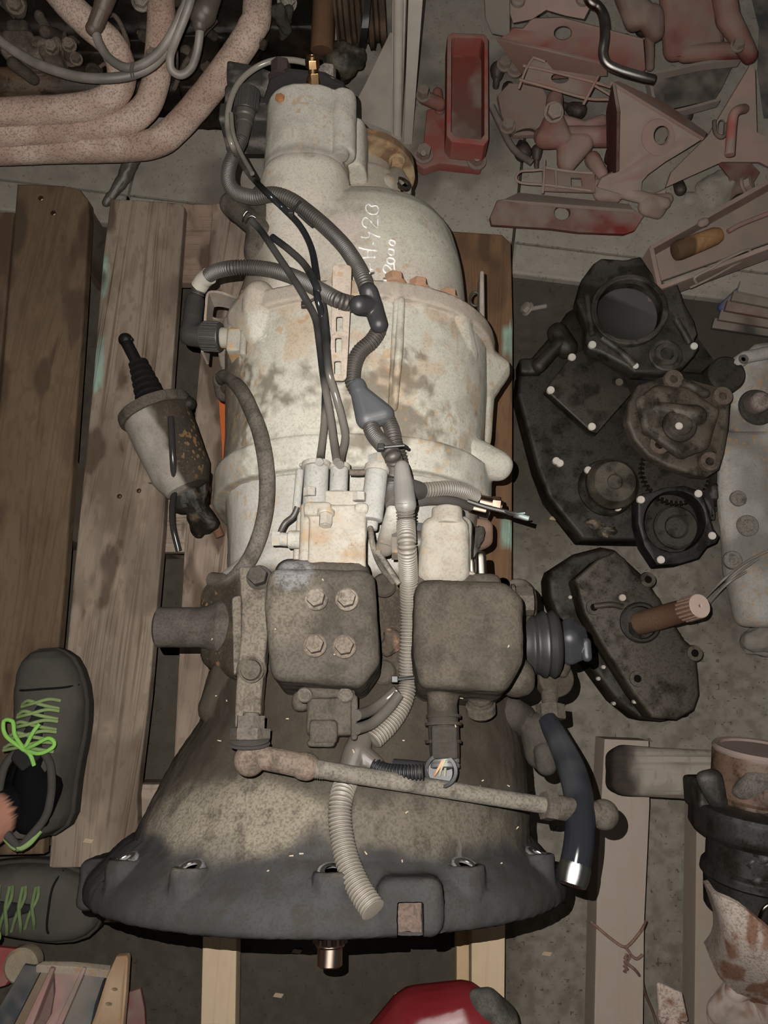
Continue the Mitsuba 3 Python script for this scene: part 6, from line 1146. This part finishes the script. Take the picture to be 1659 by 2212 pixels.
top_ = np.array([W(*p) for p in ((1518, 1903, .20), (1528, 1922, .24), (1560, 1938, .275), (1595, 1954, .292), (1625, 1976, .295), (1660, 2008, .285), (1720, 2060, .27))])
bot_ = np.array([W(*p) for p in ((1520, 2035, .10), (1528, 2065, .13), (1552, 2110, .15), (1585, 2140, .16), (1610, 2160, .15), (1660, 2180, .14), (1720, 2200, .13))])
R0 = [resample(spline(top_ * (1 - t) + bot_ * t + np.array([0, 0, .035 * math.sin(math.pi * t)]), .01), .006)[0] for t in np.linspace(0, 1, 14)]
N0 = min(len(r) for r in R0); R0 = [np.stack([np.interp(np.linspace(0, 1, 60), np.linspace(0, 1, len(r)), r[:, k]) for k in range(3)], 1) for r in R0]
gr = np.array(R0); wv = .010 * np.sin(np.linspace(0, 1, 60) * 9.0)[None, :, None] * np.array([0, 0, 1]); gr = gr + wv
V_ = gr.reshape(-1, 3); F_ = []
for i in range(13):
    for j in range(59): a = i * 60 + j; F_ += [[a, a + 60, a + 61], [a, a + 61, a + 1]]
sh_ = TM(V_, F_)
if sh_.face_normals[:, 2].mean() < 0: F_ = [q[::-1] for q in F_]; sh_ = TM(V_, F_)
nn = np.array(sh_.vertex_normals); nn = nn * np.sign(nn[:, 2:3].mean()); lo_ = V_ - nn * .007; n0_ = len(V_)
rim = [i * 60 for i in range(14)] + [13 * 60 + j for j in range(1, 60)] + [i * 60 + 59 for i in range(12, -1, -1)] + [j for j in range(58, 0, -1)]
F2 = [[a + n0_, c + n0_, b + n0_] for a, b, c in F_] + [q for a, b in zip(rim, rim[1:] + rim[:1]) for q in ([a, b + n0_, b], [a, a + n0_, b + n0_])]
wput('shell', split(TM(np.vstack([V_, lo_]), F_ + F2), .006), 'rusty_pipe', wc, 45, WH)
wput('neck', rough(fuse([hull((*W(1590, 2150, .12), .022), (*W(1560, 2185, .10), .022), (*W(1650, 2240, .10), .03)), hull((*W(1590, 2142, .13), .016), (*W(1620, 2125, .14), .016)), hull((*W(1640, 2105, .15), .02), (*W(1680, 2140, .15), .03), (*W(1690, 2230, .12), .03)), hull((*W(1570, 2190, .09), .03), (*W(1600, 2290, .08), .04), (*W(1700, 2290, .08), .04))], .006, 4), .0012, 50), 'dusty_paint', lambda v, n: lerp((.47, .385, .34), (.28, .17, .125), sstep(.55, .7, cells(v, 60, 63))), 40, WH)
CBK = 'rusty_casting'
tag(CBK, 'small white rusty casting with a square upright and curled lug at the bottom edge', 'bracket')
wput('upright', fuse([hull((*W(1424, 2128, .13), .004), (*W(1468, 2148, .13), .004), (*W(1430, 2190, .12), .005), (*W(1478, 2200, .12), .005), (*W(1424, 2128, .06), .004), (*W(1468, 2148, .06), .004), (*W(1430, 2190, .05), .005), (*W(1478, 2200, .05), .005))], .004, 2), 'rusty_pipe', lambda v, n: lerp((.46, .37, .32), (.24, .13, .09), sstep(.58, .7, cells(v, 55, 64))), 30, CBK)
wput('lug', fuse([hull((*W(1440, 2195, .10), .014), (*W(1480, 2240, .09), .02)), hull((*W(1455, 2215, .12), .012), (*W(1440, 2250, .11), .014))], .004, 3), 'rusty_pipe', lambda v, n: lerp((.44, .34, .29), (.25, .14, .1), sstep(.5, .65, cells(v, 55, 65))), 40, CBK)

# ================================================================ bottom edge: red tank, red bracket pile, wooden slat
RT = 'red_tank'
tag(RT, 'glossy dark red rounded tank with a grey end cap at the bottom edge', 'tank')
scene['gloss_red'] = pr(None, .34, .15)
rt = fuse([hull((*W(830, 2300, .15), .05), (*W(905, 2222, .155), .055), (*W(1000, 2196, .16), .046), (*W(1040, 2265, .16), .06), (*W(900, 2420, .15), .06), (*W(1050, 2420, .16), .06))], .006, 6)
wput('body', rt, 'gloss_red', rust((.16, .014, .018), (.20, .030, .032), 10, 71), 45, RT)
wput('end_cap', rough(fuse([hull((*W(1032, 2162, .18), .016), (*W(1055, 2160, .18), .016), (*W(1012, 2188, .175), .018), (*W(1078, 2204, .165), .028), (*W(1062, 2290, .155), .05))], .005, 4), .001, 50), 'cast_grime', rust((.07, .066, .058), (.20, .19, .17), 24, 72), 40, RT)
RP = 'red_bracket_pile'
RB1 = 'painted_bracket'
tag(RB1, 'red and pink painted bracket with grey bars in the bottom left corner', 'bracket')
pk = lambda s: rust((.31, .165, .15), (.40, .28, .25), 20, s)
wput('red_plate', P3(((0, 2130, .10), (60, 2060, .10), (-40, 2060, .09)), [(-60, 2150), (-60, 2040), (36, 2050), (62, 2054), (50, 2075), (10, 2130)], .012), 'dusty_paint', (.27, .045, .045), 30, RB1)
wput('round_end', lathe([(0, .022), (.01, .026), (.03, .026), (.034, .022), (.034, .001)], W(64, 2072, .08), (0, 0, 1), 36), 'cast_paint', (.28, .235, .17), 35, RB1)
wput('grey_bar', P3(((0, 2170, .12), (90, 2088, .12), (30, 2190, .12)), [(52, 2084), (92, 2090), (46, 2180), (16, 2240), (-40, 2240), (0, 2172)], .02), 'dusty_paint', lambda v, n: lerp((.055, .062, .068), (.26, .12, .115), sstep(.58, .66, cells(v, 55, 73)) * sstep(W(0, 2150, .12)[1], W(0, 2180, .12)[1], v[:, 1])[:]), 30, RB1)
wput('cross_bar', P3(((80, 2085, .125), (240, 2090, .125), (85, 2070, .11)), [(78, 2084), (94, 2075), (160, 2076), (240, 2084), (238, 2097), (180, 2090)], .012), 'cast_paint', (.36, .30, .24), 30, RB1)
for q, c, z in (([(92, 2092), (112, 2088), (60, 2212), (30, 2240), (12, 2240)], (.20, .145, .10), .115), ([(108, 2090), (118, 2092), (72, 2212), (50, 2240), (38, 2240)], (.36, .255, .23), .13), ([(114, 2096), (116, 2150), (100, 2240), (55, 2240)], (.19, .125, .11), .11), ([(116, 2092), (178, 2090), (165, 2140), (140, 2190), (100, 2240), (80, 2240), (110, 2190), (118, 2140)], (.37, .26, .245), .12), ([(178, 2090), (186, 2092), (140, 2200), (120, 2240), (108, 2240), (130, 2190)], (.35, .25, .17), .13)):
    wput('rib', P3(flat(z), q, .02, (), .003), 'dusty_paint', pk(74) if c[0] > .3 and c[1] < .27 else c, 30, RB1)
wput('grey_bar', P3(flat(.122), [(188, 2093), (236, 2097), (222, 2120), (205, 2170), (190, 2240), (124, 2240), (150, 2180)], .018), 'dusty_paint', rust((.085, .095, .10), (.17, .18, .18), 24, 75), 30, RB1)
WS = 'wooden_slat'
wput(WS, P3(((252, 2066, .135), (262, 2212, .135), (200, 2212, .135)), [(250, 2066), (274, 2064), (277, 2072), (272, 2150), (262, 2260), (180, 2260), (205, 2190), (230, 2110)], .012, [circ(247, 2138, 5.5, 2.6, 14), circ(234, 2170, 6, 3, 14)], .003, .002), 'wood_new', rust((.27, .165, .09), (.42, .31, .21), 22, 76), 30, label='tapered light wooden slat with two nail holes at the bottom left', cat_='slat')
wput('red_sheet', P3(((272, 2150, .05), (302, 2135, .05), (280, 2260, .04)), [(272, 2146), (303, 2136), (312, 2180), (316, 2260), (262, 2260)], .006), 'dusty_paint', (.20, .075, .070), 30, label='thin red sheet-metal piece beside the light wooden slat', cat_='sheet')
# small litter on the floor
for i, (x, y, z) in enumerate(((412, 1878 - 420, PT), (640, 2055, .002), (430, 1935, .002), (190, 1816, PT), (1230, 700, .002), (1195, 1120, .002), (860, 2150, .002), (600, 2150, .002), (1180, 2060, .002))):
    if i in (0, 2): continue
    o = W(x, y, z + .001); wput('wood_chip', prism(Polygon([(o[0] - .008, o[1] - .002), (o[0] + .006, o[1] - .004), (o[0] + .010, o[1] + .002), (o[0] - .004, o[1] + .004)]), z, z + .002, .0006), 'plain', (.36, .28, .19), 30, label='tiny pale wood chip lying loose around the gearbox', cat_='wood chip', group='loose wood chips')
